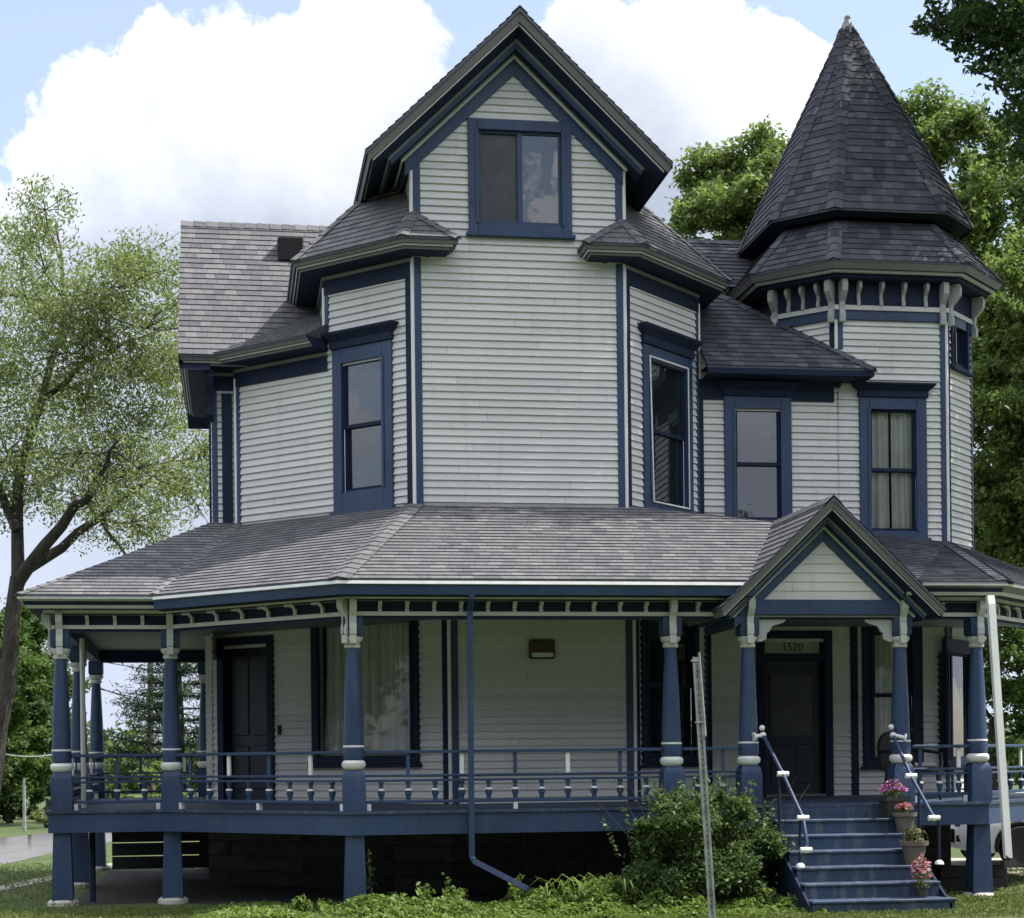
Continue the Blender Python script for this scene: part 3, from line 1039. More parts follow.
# main roof: left wing slope, right slope running down to a hip beside the turret
lwe = onY(178, 354, yW - OV)
WEZ = lwe.z
print('wing eave', lwe)
wl = V((lwe.x, yW - OV, WEZ))
rakex = onY(189, 220, RY).x
RZ = onY(240, 224.5, RY).z
mb = MB()
p0 = wl; p1 = V((A.x + .5, yW - OV, WEZ)); p2 = V((A.x + .5, RY, RZ)); p3 = V((wl.x, RY, RZ))
n1 = roofpoly(mb, [p0, p1, p2, p3])
n2 = roofpoly(mb, [V((wl.x, 2 * RY - p0.y, WEZ)), V((A.x + .5, 2 * RY - p0.y, WEZ)), p2, p3])
hipcap(mb, p3, p2, n1, n2)
PART('roof', mb)
# wing trim: eave on the front, cornice along its left side, raking boards
wo = Wc.x - wl.x
epw = [(o * wo / OV if o > .06 else o, h) for o, h in ep]
mb = MB()
rings = [[V((L2.x + .2, yW - o, WEZ + h)) for o, h in ep],
         [V((Wc.x - o * wo / OV, yW - o, WEZ + h)) for o, h in ep],
         [V((Wc.x - o * wo / OV, 2 * RY - yW - .2, WEZ + h)) for o, h in ep]]
mb.loft(rings, em)
PART('roof_trim', mb)
mb = MB()
for s_ in (-1, 1):
    a = V((wl.x, RY + s_ * (RY - p0.y), WEZ)); b = V((wl.x, RY, RZ))
    mb.face([a + V((0, 0, -.004)), b + V((0, 0, -.004)), b + V((0, 0, -.05)), a + V((0, 0, -.05))], 'dark_shingle')
    mb.face([a + V((.01, 0, -.05)), b + V((.01, 0, -.05)), b + V((.03, 0, -.22)), a + V((.03, 0, -.22))], 'navy')
    mb.face([a + V((.03, 0, -.22)), b + V((.03, 0, -.22)), b + V((wo, 0, -.22)), a + V((wo, 0, -.22))], 'navy')
PART('roof_trim', mb)
# scrolled bracket under the wing eave
br = MB()
pb = onY(207, 375, yW - .1)
out = [(0, 0), (.34, 0), (.36, -.1), (.30, -.2), (.16, -.32), (.12, -.5), (.13, -.62), (0, -.7)]
br.extr([V((pb.x - .02, yW - .03 - o, WEZ - .2 + z)) for o, z in out], (.11, 0, 0), 'navy')
PART('eave_bracket', br)
# roof vent on the wing
mb = MB()
vb = onY(290, 243, RY - .45)
vz = RZ - .45 * (RZ - WEZ) / (RY - p0.y)
mb.bbox((vb.x - .2, RY - .72, vz - .25), (vb.x + .2, RY - .3, vz + .13), 'black', None, .02)
PART('roof_vent', mb)

# right main slope with the hip
hy = yR - .45
hc = onY(875, 369, hy)
HEZ = hc.z
hl = V((R1.x + .03, hy, HEZ))
kx = (RZ - HEZ) / (RY - hy)
htop = V((hc.x - (RY - hy), RY, RZ))
print('hip', hc, kx, htop)
mb = MB()
n1 = roofpoly(mb, [hl, V((hc.x, hy, HEZ)), htop, V((gx, RY, RZ)), V((gx, hy + 2, HEZ + 2 * kx)), V((R1.x + .03, hy + 1.3, HEZ + 1.3 * kx))], 'dark_shingle')
n2 = roofpoly(mb, [V((hc.x, hy, HEZ)), V((hc.x, hy + 2.5, HEZ)), V((htop.x, RY + 2.5, RZ)), htop], 'dark_shingle')
hipcap(mb, (hc.x, hy, HEZ), htop, n1, n2, 'dark_shingle')
htR = V((TC.x - .8, RY, RZ))
n3 = roofpoly(mb, [V((htop.x - .9, RY - 1.35, RZ - 1.35 * kx)), V((TC.x - .6, RY - 1.35, RZ - 1.35 * kx)), V((TC.x - .6, RY, RZ)), V((htop.x - .9, RY, RZ))], 'dark_shingle')
hipcap(mb, (gx, RY, RZ), (TC.x - .6, RY, RZ), n1, V((0, .6, .8)), 'dark_shingle')
PART('roof', mb)
mb = MB()
hp = [(.0, -.004), (.45, -.004), (.45, -.03), (.44, -.11), (.40, -.13), (.06, -.13), (.06, -.17), (.04, -.2), (.04, -.42), (0, -.42)]
hm = ['navy', 'dark_shingle', 'navy', 'navy', 'navy', 'navy', 'navy', 'navy', 'navy']
fx = onY(833, 375, yR).x
mb.loft([[V((R1.x + .03, yR - o, HEZ + h)) for o, h in hp[:8] + [(.04, -.2), (0, -.2)]], [V((hc.x - .45 + o, yR - o, HEZ + h)) for o, h in hp[:8] + [(.04, -.2), (0, -.2)]], [V((hc.x - .45 + o, yR + 1, HEZ + h)) for o, h in hp[:8] + [(.04, -.2), (0, -.2)]]], hm)
mb.box((R1.x + .03, yR - .04, HEZ - .42), (fx, yR + .01, HEZ - .2), 'navy')
PART('roof_trim', mb)

# ---------- turret top
SKZ = onY(890, 262, yR - .42).z
aw = R8
tp = [(.45, .01), (.46, -.015), (.45, -.02), (.40, -.11), (.35, -.11), (.35, -.14), (.31, -.15), (.26, -.16), (.26, -.20), (.22, -.21), (.06, -.215)]
tm = ['dark_shingle', 'dark_shingle', 'taupe', 'navy', 'cream', 'cream', 'navy', 'navy', 'navy', 'navy']
mb = MB()
rings = [[octring(R8 + o , SKZ + h)[k] for o, h in tp] for k in list(range(8)) + [0]]
mb.loft(rings, tm)
PART('roof_trim', mb)
# frieze: shaded blue field between two pale rails, blue band below
fz1 = SKZ - .215
fz0 = onY(890, 312, yR).z
mb = MB()
pr = [(.045, fz1), (.045, fz0 + .07), (.075, fz0 + .07), (.075, fz0), (.05, fz0), (.05, fz0 - .14), (0, fz0 - .14)]
pm = ['navy', 'cream', 'cream', 'cream', 'blue', 'blue']
rings = [[octring(R8 + o , z)[k] for o, z in pr] for k in list(range(8)) + [0]]
mb.loft(rings, pm)
PART('frieze', mb)


def scroll(w, h, d, m='cream'):
    """small carved eave bracket, local: x across, -y out, z up from its foot"""
    mb = MB()
    out = [(0, 0), (.35, .02), (.38, .18), (.2, .34), (.28, .5), (.62, .6), (.95, .72), (1, .9), (.85, 1), (0, 1)]
    mb.extr([V((-w / 2, -o * d, z * h)) for o, z in out], (w, 0, 0), m)
    return mb


def meshof(mb, name, smooth=False):
    o = mb.build(name, None, smooth)
    me = o.data
    bpy.data.objects.remove(o)
    return me


tbh = fz1 - fz0 - .06
tb = meshof(scroll(.05, tbh, .13, 'bracket'), 'bracket')
tbig = meshof(scroll(.085, tbh + .26, .19, 'bracket'), 'bracket')
for k in (7, 0, 1):
    ring = octring(R8 + .045 , 0)
    p0, p1 = ring[k], ring[(k + 1) % 8]
    a = math.pi / 4 * k
    for f_ in {7: (.27, .5, .74), 0: (.2, .4, .6, .8), 1: ()}[k]:
        p = p0.lerp(p1, f_)
        link('bracket', tb, house, (p.x, p.y, fz0 + .06), a)
    for f_ in (.05, .95):
        p = p0.lerp(p1, f_)
        n = V((math.sin(a), -math.cos(a), 0))
        link('bracket', tbig, house, (p.x + n.x * .01, p.y + n.y * .01, fz0 - .2), a)
# skirt and cone
CBZ = onY(890, 210, yR - .06).z
apx = onY(845, 18, TC.y)
cb = .06
skr = [octring(R8 + .45 , SKZ + .01), octring(-.2, CBZ - .12)]
mb = MB()
ns = []
cone0 = octring(cb, CBZ)
ap = V((TC.x * .4 + apx.x * .6, TC.y, apx.z))
for k in range(8):
    j = (k + 1) % 8
    ns.append(roofpoly(mb, [skr[0][k], skr[0][j], skr[1][j], skr[1][k]], 'dark_shingle'))
for k in range(8):
    hipcap(mb, skr[0][k], skr[1][k], ns[k - 1], ns[k], 'dark_shingle', .11)
PART('turret_skirt_roof', mb)
mb = MB()
ns = []
for k in range(8):
    j = (k + 1) % 8
    f_ = .965
    ns.append(roofpoly(mb, [cone0[k], cone0[j], cone0[j].lerp(ap, f_), cone0[k].lerp(ap, f_)], 'dark_shingle'))
for k in range(8):
    hipcap(mb, cone0[k], cone0[k].lerp(ap, .95), ns[k - 1], ns[k], 'dark_shingle', .12, .17)
    j = (k + 1) % 8
    mb.face([cone0[k] + ZU * .0, cone0[j], octring(-.25, CBZ - .03)[j], octring(-.25, CBZ - .03)[k]], 'navy')
    mb.face([cone0[k] + ZU * .02, cone0[j] + ZU * .02, cone0[j] - ZU * .03, cone0[k] - ZU * .03], 'dark_shingle')
PART('turret_roof', mb)
mb = MB()
q = .925
rr = hT * (1 - q) + .05
zz = CBZ + (ap.z - CBZ) * q
mb.lathe([(rr, zz - .02), (.05, ap.z - .03), (.055, ap.z), (.04, ap.z + .03), (0, ap.z + .04)], 8, 'leadcap', V((ap.x, TC.y, 0)))
PART('finial_cap', mb)
# ---------- porch
gp0 = onY(60, 760, 0)
P3p = V((onY(353, 700, yP).x, yP, 0))
P4p = V((onY(671, 700, yP).x, yP, 0))
P5p = V((onY(748, 700, yP).x, yP, 0))
P6p = V((onY(900, 700, yP).x, yP, 0))
P7p = V((onY(977, 700, yP).x, yP, 0))
P2p = on(171, 700, P3p, NL); P2p.z = 0
P1p = V((onY(61, 700, P2p.y).x, P2p.y, 0))
PBa = V((P1p.x, P1p.y + 3.4, 0)); PBa.x = P1p.x - .06
PBb = V((P1p.x - .1, P1p.y + 7.4, 0))
PBc = V((P1p.x + 1.75, P1p.y + 7.4, 0))
P8p = P7p + TR * 3.9
P9p = P8p + UY * 1.2
print('posts', P1p, P2p, P3p, P4p, P5p, P6p, P7p)
BEAMB, BEAMT = 3.59, 3.80
EAVE = 4.02
EVO = .47

# deck
outl = [PBb, P1p, P2p, P3p, P7p, P8p, P9p]


def offset_path(pts, d):
    out = []
    for i, p in enumerate(pts):
        nn = []
        if i > 0:
            t = (pts[i] - pts[i - 1]).normalized(); nn.append(V((t.y, -t.x, 0)))
        if i < len(pts) - 1:
            t = (pts[i + 1] - pts[i]).normalized(); nn.append(V((t.y, -t.x, 0)))
        if len(nn) == 1: m = nn[0]
        else:
            m = nn[0] + nn[1]; m = m / (m.length_squared / 2)
        out.append(V((p.x + m.x * d, p.y + m.y * d, 0)))
    return out


edge = offset_path(outl, .16)
back = [V((L3.x + .3, P1p.y + 8, 0)), V((L3.x + .3, L3.y, 0)), V((-1, .4, 0)), V((1.5, .6, 0)), V((T1.x, yR + .4, 0)), V((T2.x, yR + 1.2, 0)), V((P8p.x - 2, P9p.y, 0))]
back = [V((L3.x + .6, PBb.y + .16, 0)), V((L3.x + .6, L3.y + .3, 0)), V((A1.x, .4, 0)), V((B1.x, .4, 0)), V((R3.x, yR + .4, 0)), V((T2.x, yR + .4, 0)), V((T3.x, P9p.y, 0))]
mb = MB()
N = len(edge)
for i in range(N - 1):
    for z, m in ((DECK, 'step'), (DECK - .06, 'plank')):
        mb.face([P3(edge[i], z), P3(edge[i + 1], z), P3(back[i + 1], z), P3(back[i], z)], m)
rings = [[P3(a, DECK), P3(b, DECK), P3(b, DECK - .035), P3(a, DECK - .035)] for a, b in zip(edge, offset_path(outl, .20))]
mb.loft(rings, ['step', 'step', 'step'])
PART('porch_floor', mb)
mb = MB()
fa = offset_path(outl, .17); fb = offset_path(outl, .12)
rings = [[P3(a, DECK - .035), P3(a, DECK - .29), P3(b, DECK - .29), P3(b, DECK - .035)] for a, b in zip(fa, fb)]
mb.loft(rings, 'blue')
PART('floor_fascia', mb)
# beam and frieze over the posts
ba = offset_path(outl, .075); bb = offset_path(outl, -.075)
mb = MB()
rings = [[P3(a, EAVE - .13), P3(a, BEAMB), P3(b, BEAMB), P3(b, EAVE - .13)] for a, b in zip(ba, bb)]
mb.loft(rings, ['navy', 'blue', 'navy'])
PART('porch_beam', mb)
ra = offset_path(outl, .105)
mb = MB()
rings = [[P3(b, BEAMB + .085), P3(a, BEAMB + .085), P3(a, BEAMB + .035), P3(b, BEAMB + .035)] for a, b in zip(ra, ba)]
mb.loft(rings, 'cream')
rings = [[P3(b, BEAMT - .0 + .03), P3(a, BEAMT + .03), P3(a, BEAMT), P3(b, BEAMT)] for a, b in zip(ra, ba)]
mb.loft(rings, 'taupe')
PART('frieze', mb)
# eave of the porch roof
ops = [.075, EVO + .0]
pp = [(EVO + .02, .012), (EVO + .025, -.008), (EVO + .03, -.045), (EVO, -.05), (EVO - .02, -.17), (EVO - .05, -.17), (.20, -.175), (.20, -.20), (.075, -.21)]
pmf = ['dark_shingle', 'drip', 'drip', 'blue', 'navy', 'navy', 'cream', 'navy']
pml = ['dark_shingle', 'drip', 'taupe', 'navy', 'cream', 'navy', 'cream', 'navy']
plp = [(EVO + .02, .012), (EVO + .03, -.012), (EVO + .02, -.035), (EVO - .03, -.06), (EVO - .06, -.11), (EVO - .09, -.15), (.20, -.155), (.20, -.20), (.075, -.21)]
polys = {o: offset_path(outl, o) for o in set([p for p, _ in pp + plp])}
# ceiling
ce = offset_path(outl, -.07)
mb = MB()
for i in range(N - 1):
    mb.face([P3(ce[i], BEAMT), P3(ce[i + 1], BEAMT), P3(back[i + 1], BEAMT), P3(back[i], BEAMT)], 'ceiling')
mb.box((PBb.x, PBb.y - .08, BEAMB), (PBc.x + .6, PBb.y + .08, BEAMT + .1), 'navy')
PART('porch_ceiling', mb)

# porch roof: from the eave up to the walls
ev = offset_path(outl, EVO + .02)
E0, E1, E2, E3, E4, E5, E6 = [P3(p, EAVE + .012) for p in ev]
inA = P3(A, WZ + .02); inL = P3(L2, WZ + .02); inW = P3(Wc, WZ + .0)
inWb = P3(Wc + UY * 5.2, WZ)
inB = P3(B, WZ + .02); inR = P3(R1, WZ + .08)
inT1 = V((T1.x, yR, 5.25)); inT2 = V((T2.x, yR, 5.10)); inT3 = V((T3u.x, T3u.y, 5.06)); inT4 = inT3 + UY * 2
inA.y += .05; inB.y += .05; inT1.y += .03; inT2.y += .03


def roofstrip(mb, a, b, c, d, m):
    """lower edge a-b, upper edge d-c: split so each piece is flat"""
    n1 = roofpoly(mb, [a, b, c], m); n2 = roofpoly(mb, [a, c, d], m)
    return n1, n2


# entrance gable
PGY = yP - .1
pgc = onY(834, 560, PGY)
pgp = onY(843, 497, PGY - .45)
pgl = onY(722, 608, PGY - .45); pgr = onY(946, 607, PGY - .45)
pcx = (P5p.x + P6p.x) / 2 + .06
pcx = (pgl.x + pgr.x) / 2
PHW = (pgr.x - pgl.x) / 2
PEZ = (pgl.z + pgr.z) / 2; PPZ = pgp.z
PSL = (PPZ - PEZ) / PHW
print('porch gable', pgp, pgl, pgr, PSL)
mb = MB()
nW = roofpoly(mb, [E0, E1, inW, inWb], 'shingle')
nA = roofpoly(mb, [E1, E2, inL, inW], 'shingle')
nB = roofpoly(mb, [E2, E3, inA, inL], 'shingle')
slF = (inA.z - E3.z) / (inA.y - E3.y)
ghw = (PPZ - E3.z) / PSL                       # the valley: where the entrance gable meets the front slope
yv = E3.y + (PPZ - E3.z) / slF
VL = V((pcx - ghw, E3.y, E3.z)); VR = V((pcx + ghw, E3.y, E3.z)); VA = V((pcx, yv, PPZ))
tx = onY(875, 530, yR).x
kk = V((tx, yR + .03, 5.22))
nF = roofpoly(mb, [E3, VL, VA, inB, inA], 'shingle')
roofstrip(mb, inB, VA, kk, inR, 'shingle')
nG, nG2 = roofstrip(mb, VR, E4, inT2, kk, 'dark_shingle')  # right of the entrance the shade is in the shingle colour
roofpoly(mb, [VR, kk, VA], 'dark_shingle')
nH, nH2 = roofstrip(mb, E4, E5, inT3, inT2, 'dark_shingle')
nI, nI2 = roofstrip(mb, E5, E6, inT4, inT3, 'dark_shingle')
hipcap(mb, E1, inW, nW, nA, w=.07)
hipcap(mb, E2, inL, nA, nB, w=.08)
hipcap(mb, E3, inA, nB, nF, w=.15)
hipcap(mb, E4, inT2, nG, nH, 'dark_shingle')
PART('porch_roof', mb)
seg = []
for i in range(N - 1):
    prof, mats = (plp, ['dark_shingle', 'drip', 'cream', 'navy', 'cream', 'navy', 'cream', 'navy']) if i in (0, 1) else ((plp, ['dark_shingle', 'drip', 'taupe', 'taupe', 'cream', 'navy', 'cream', 'navy']) if i > 3 else (pp, pmf))
    ra_ = [P3(polys[o][i], EAVE + h) for o, h in prof]; rb_ = [P3(polys[o][i + 1], EAVE + h) for o, h in prof]
    if i == 3:
        seg.append(([ra_, [V((VL.x + .1, p.y, p.z)) for p in ra_]], mats))
        plr = [(o if o < .3 else o, h) for o, h in plp]
        seg.append(([[V((VR.x - .1, P7p.y - o, EAVE + h)) for o, h in plp], [P3(polys[o][i + 1], EAVE + h) for o, h in plp]], ['dark_shingle', 'drip', 'taupe', 'navy', 'cream', 'navy', 'cream', 'navy']))
    else: seg.append(([ra_, rb_], mats))
for rr_, mats in seg:
    mb = MB()
    mb.loft(rr_, mats)
    mb.face(rr_[0], 'navy'); mb.face(rr_[-1], 'navy')
    PART('roof_trim', mb)

mb = MB()
yb = yv + .05
n1 = roofpoly(mb, [V((pcx - PHW, PGY - .45, PEZ)), V((pcx, PGY - .45, PPZ)), V((pcx, yb, PPZ)), V((pcx - PHW, yb, PEZ))])
n2 = roofpoly(mb, [V((pcx + PHW, PGY - .45, PEZ)), V((pcx, PGY - .45, PPZ)), V((pcx, yb, PPZ)), V((pcx + PHW, yb, PEZ))], 'dark_shingle')  # right slope in the shaded shingle copy
hipcap(mb, (pcx, PGY - .45, PPZ), (pcx, yb, PPZ), n1, n2)
PART('porch_roof', mb)
f_ = .72
gp2 = [(p * f_, q * .45 / .62) for p, q in gp]
gm2 = ['dark_shingle', 'navy', 'taupe', 'navy', 'white', 'navy', 'navy', 'navy', 'taupe', 'blue', 'navy', 'taupe', 'cream', 'navy', 'blue', 'navy']
hw2 = PHW - .3
mbt = gable_trim(pcx, PPZ, PSL, PGY, yP + 1.2, .3, gp2, gm2, pcx - hw2, pcx + hw2)
PART('roof_trim', mbt)
bz0 = onY(834, 615, PGY).z; bz1 = onY(834, 600, PGY).z
mb = MB()
o2 = .3
mb.boards([V((pcx - hw2, PGY, bz1 - .02)), V((pcx + hw2, PGY, bz1 - .02)), V((pcx + hw2, PGY, PPZ - hw2 * PSL - o2 + .1)), V((pcx, PGY, PPZ - .25)), V((pcx - hw2, PGY, PPZ - hw2 * PSL - o2 + .1))], NF, .115, .016, 'siding', bz1)
PART('gable_wall', mb)
mb = MB()
mb.bbox((pcx - hw2 - .02, PGY - .052, bz0), (pcx + hw2 + .02, PGY + .1, bz1), 'blue')
mb.box((pcx - hw2 - .02, PGY - .02, bz0 - .03), (pcx + hw2 + .02, PGY + .1, bz0), 'taupe')
PART('porch_beam', mb)


# posts
def post_meshes():
    p = MB()
    w = .135
    # pedestal with rounded shoulders
    rg = lambda r, z: [V((-r, -r, z)), V((r, -r, z)), V((r, r, z)), V((-r, r, z))]
    p.loft([rg(w, 0), rg(w, .40), rg(w * .93, .455), rg(w * .72, .50)], 'blue', True)
    p.lathe([(.10, .62), (.125, .64), (.13, .72), (.125, .775)], 20, 'blue')
    p.lathe([(.122, .80), (.118, .95), (.108, 1.3), (.092, 1.65), (.076, 1.95), (.074, 1.985)], 20, 'blue')
    q = .12
    p.loft([rg(q * .8, 2.12), rg(q, 2.15), rg(q, 2.36)], 'blue', True)
    p.face(rg(q * .8, 2.12), 'blue')
    # lower part below the floor
    p.loft([rg(.11, -.29), rg(.11, -.33), rg(.135, -1.17)], 'blue', True)
    post = meshof(p, 'porch_post', True)
    c = MB()
    c.lathe([(.08, .495), (.115, .51), (.145, .545), (.148, .585), (.125, .615), (.095, .622)], 20, 'white')
    collar = meshof(c, 'post_collar', True)
    c = MB()
    c.lathe([(.127, .775), (.13, .778), (.13, .797), (.122, .80)], 20, 'white')
    ringm = meshof(c, 'post_ring', True)
    c = MB()
    c.lathe([(.074, 1.98), (.095, 1.99), (.10, 2.02), (.085, 2.035), (.105, 2.06), (.125, 2.085), (.128, 2.12), (.11, 2.122)], 20, 'cream')
    capital = meshof(c, 'capital', True)
    b = scroll(.085, .46, .12)
    b.box((-.04, -.035, -.1), (.04, .0, .0), 'cream')
    bracket = meshof(b, 'bracket')
    c = MB()
    rs = random.Random(3)
    pts = []
    for z, r in ((-1.26, .2), (-1.20, .2), (-1.17, .165)):
        pts.append([V((r * (1 + .06 * math.sin(3 * a)) * math.cos(a), r * (1 + .06 * math.sin(3 * a)) * math.sin(a), z)) for a in [k * math.pi / 8 for k in range(16)]])
    c.loft(pts, 'stonebase', True)
    c.face(pts[-1], 'stonebase')
    base = meshof(c, 'post_base')
    return post, collar, capital, bracket, base, ringm


PM, CM, KM, BM, SM, GM = post_meshes()


def post(p, brs=((0, -1),), base=True, rz=0):
    o = link('porch_post', PM, house, (p.x, p.y, DECK), rz)
    link('post_collar', CM, o); link('capital', KM, o); link('post_ring', GM, o)
    for dx, dy in brs:
        a = math.atan2(dx, -dy)
        b = link('bracket', BM, o, (dx * .12, dy * .12, 2.14), a)
    if base: link('post_base', SM, o)
    return o


post(P1p, ((0, -1), (-1, 0)))
post(P2p, ((0, -1),))
post(P3p, ((0, -1), (-.707, -.707)), False)
post(P4p, ((0, -1),))
post(P5p, ((0, -1),))
post(P6p, ((0, -1),))
post(P7p, ((0, -1),))
for p in (PBa, PBb): post(p, ())
post(PBc, ()); post(P8p, ()); post(P9p, ())
# carved corner brackets beside the entrance posts
for p, s_ in ((P5p, 1), (P6p, -1)):
    mb = MB()
    out = [(0, 0), (.38, 0), (.35, -.05), (.27, -.08), (.19, -.10), (.15, -.17), (.12, -.19), (.11, -.27), (.04, -.30), (0, -.30)]
    mb.extr([V((p.x + s_ * (.12 + o), yP - .06, bz0 - .035 + z)) for o, z in out], (0, .05, 0), 'bracket')
    PART('bracket', mb)


# frieze brackets between posts
fb = meshof(scroll(.045, BEAMT - BEAMB - .08, .11), 'bracket')
ar = MB()
ar.extr([V((-.1 + x * .2, -.02, z * (BEAMT - BEAMB - .06))) for x, z in ((0, 1), (.0, .75), (.55, .7), (.8, .45), (.82, 0), (1, 0), (1, .5), (.7, 1))], (0, -.04, 0), 'cream')
fbc = meshof(ar, 'bracket')


def frieze_brackets(a, b, n, me, d=.075):
    t = (b - a).normalized()
    nn = V((t.y, -t.x, 0))
    rzz = math.atan2(t.y, t.x)
    for i in range(1, n + 1):
        p = a.lerp(b, i / (n + 1)) + nn * d
        link('bracket', me, house, (p.x, p.y, BEAMB + .085), rzz)


frieze_brackets(P1p, P2p, 3, fb)
frieze_brackets(P2p, P3p, 6, fbc)
frieze_brackets(P3p, P4p, 11, fb)
frieze_brackets(P4p, P5p, 2, fb)
frieze_brackets(P6p, P7p, 1, fb)
frieze_brackets(P7p, P8p, 9, fbc)

# railings
bal = MB()
b0, b1 = 1.375 - DECK, 1.60 - DECK
hb = b1 - b0
bal.lathe([(.028, 0), (.028, hb * .2), (.04, hb * .3), (.046, hb * .42), (.036, hb * .5)], 8, 'blue', V((0, 0, b0)))
bal.lathe([(.036, hb * .5), (.044, hb * .52), (.044, hb * .6), (.03, hb * .63)], 8, 'white', V((0, 0, b0)))
bal.lathe([(.03, hb * .63), (.022, hb * .8), (.034, hb * .9), (.034, hb)], 8, 'blue', V((0, 0, b0)))
BAL = meshof(bal, 'baluster', True)
sl = MB(); sl.box((-.025, -.014, 1.69 - DECK), (.025, .014, 1.945 - DECK), 'white'); SLW = meshof(sl, 'slat')
sl = MB(); sl.box((-.022, -.013, 1.69 - DECK), (.022, .013, 1.945 - DECK), 'blue'); SLB = meshof(sl, 'slat')


def railing(a, b, n, gap=.13, phase=0):
    a = V((a.x, a.y, 0)); b = V((b.x, b.y, 0))
    t = (b - a).normalized()
    nn = V((t.y, -t.x, 0))
    L = (b - a).length
    rzz = math.atan2(t.y, t.x)
    fr = lambda p: V((p[0], p[1], p[2]))
    mb = MB()
    mb.bbox((gap, -.045, 1.945 - DECK), (L - gap, .045, 1.985 - DECK), 'blue')
    mb.bbox((gap, -.035, 1.66 - DECK), (L - gap, .035, 1.69 - DECK), 'blue')
    mb.bbox((gap, -.03, 1.60 - DECK), (L - gap, .03, 1.63 - DECK), 'blue')
    mb.bbox((gap, -.035, 1.335 - DECK), (L - gap, .035, 1.375 - DECK), 'blue')
    r = mb.build('railing', house, False, (a.x, a.y, DECK))
    r.rotation_euler = (0, 0, rzz)
    f = MB()
    for x in [gap + .05] + ([L / 2] if L > 2 else []) + [L - gap - .05]:
        f = MB(); f.box((x - .025, -.03, 0), (x + .025, .03, 1.335 - DECK), 'white'); f.build('rail_foot', r)
    for i in range(1, n + 1):
        x = L * i / (n + 1)
        link('baluster', BAL, r, (x, 0, 0))
        if (i + phase) % 2 == 0:
            link('slat', SLW if ((i + phase) // 2) % 2 == 0 else SLB, r, (x, 0, 0))
    return r


railing(P1p, P2p, 3)
railing(P2p, P3p, 8, phase=1)
railing(P3p, P4p, 11)
railing(P4p, P5p, 2)
railing(P6p, P7p, 3, phase=1)
railing(P7p, P8p, 9)
railing(PBa, P1p, 9); railing(PBb, PBa, 10); railing(PBb, PBc, 4)

# steps
sx0 = onY(785, 850, yP - .9).x; sx1 = onY(917, 850, yP - .9).x
NS = 6
rise = (DECK - .0) / (NS + 1.0)
run = .28
y0 = yP - .2
mb = MB()
for i in range(1, NS + 1):
    zt = DECK - rise * i
    yf = y0 - run * i
    ex = .0 if i < 6 else .08
    m_ = MB()
    m_.bbox((sx0, yf - .03, zt - .035), (sx1 + ex, yf + run + .0, zt), 'step', None, .008)
    m_.box((sx0 + .01, yf + .0, zt - rise), (sx1 - .01 + ex, yf + .02, zt - .036), 'step')
    PART('step', m_)
mb = MB()
mb.box((sx0 + .01, y0 - .02, DECK - rise), (sx1 - .01, y0 + .0, DECK - .04), 'step')
for x in (sx0 - .03, sx1):
    out = [(y0 + .1, DECK - .05)]
    for i in range(0, NS + 1):
        out += [(y0 - run * i, DECK - rise * i - .05 - (rise if i else 0) * 0), (y0 - run * (i + 1), DECK - rise * i - .05)] if i < NS else []
    prof = [(y0 + .1, DECK - .06), (y0 - .02, DECK - .06)]
    for i in range(1, NS + 1):
        prof += [(y0 - run * i + .25, DECK - rise * i - .04), (y0 - run * i + .02, DECK - rise * i - .04)]
    prof += [(y0 - run * NS + .02, 0), (y0 + .1, 0)]
    poly = [V((x, a, max(b, 0))) for a, b in [(y0 + .1, DECK - .06), (y0 - run * .2, DECK - .06 - rise * .9), (y0 - run * NS, DECK - rise * NS - .06), (y0 - run * NS, 0), (y0 + .1, 0)]]
    mb.extr(poly, (.03, 0, 0), 'navy')
PART('stair_stringer', mb)


# pipe handrails with white elbows
def handrail(pts, posts, fits, flange):
    mb = MB()
    mb.tube(pts, .022, 'blue', 10)
    for a, b in posts: mb.tube([a, b], .02, 'navy', 8)
    hr = PART('handrail', mb, True)
    def ball(f, c, r=.043): f.lathe([(0, -r), (r * .7, -r * .7), (r, 0), (r * .7, r * .7), (0, r)], 10, 'white_plastic', V(c))
    for c in fits:
        f = MB()
        ball(f, c)
        f.tube([V(c) - UX * .07, V(c) + UX * .07], .034, 'white_plastic', 10)
        f.build('rail_fitting', hr, True)
    a, b = flange
    f = MB()
    f.tube([a, b], .024, 'white_plastic', 8)
    f.tube([a, V(a).lerp(b, .15)], .055, 'white_plastic', 10)
    ball(f, b)
    f.build('rail_fitting', hr, True)
    f = MB(); ball(f, pts[0], .04); f.build('end_cap', hr, True)
    for c, d in posts:
        f = MB(); f.lathe([(.06, 0), (.05, .03), (.025, .05)], 10, 'white_plastic', V((d[0], d[1], d[2]))); f.build('foot_flange', hr, True)


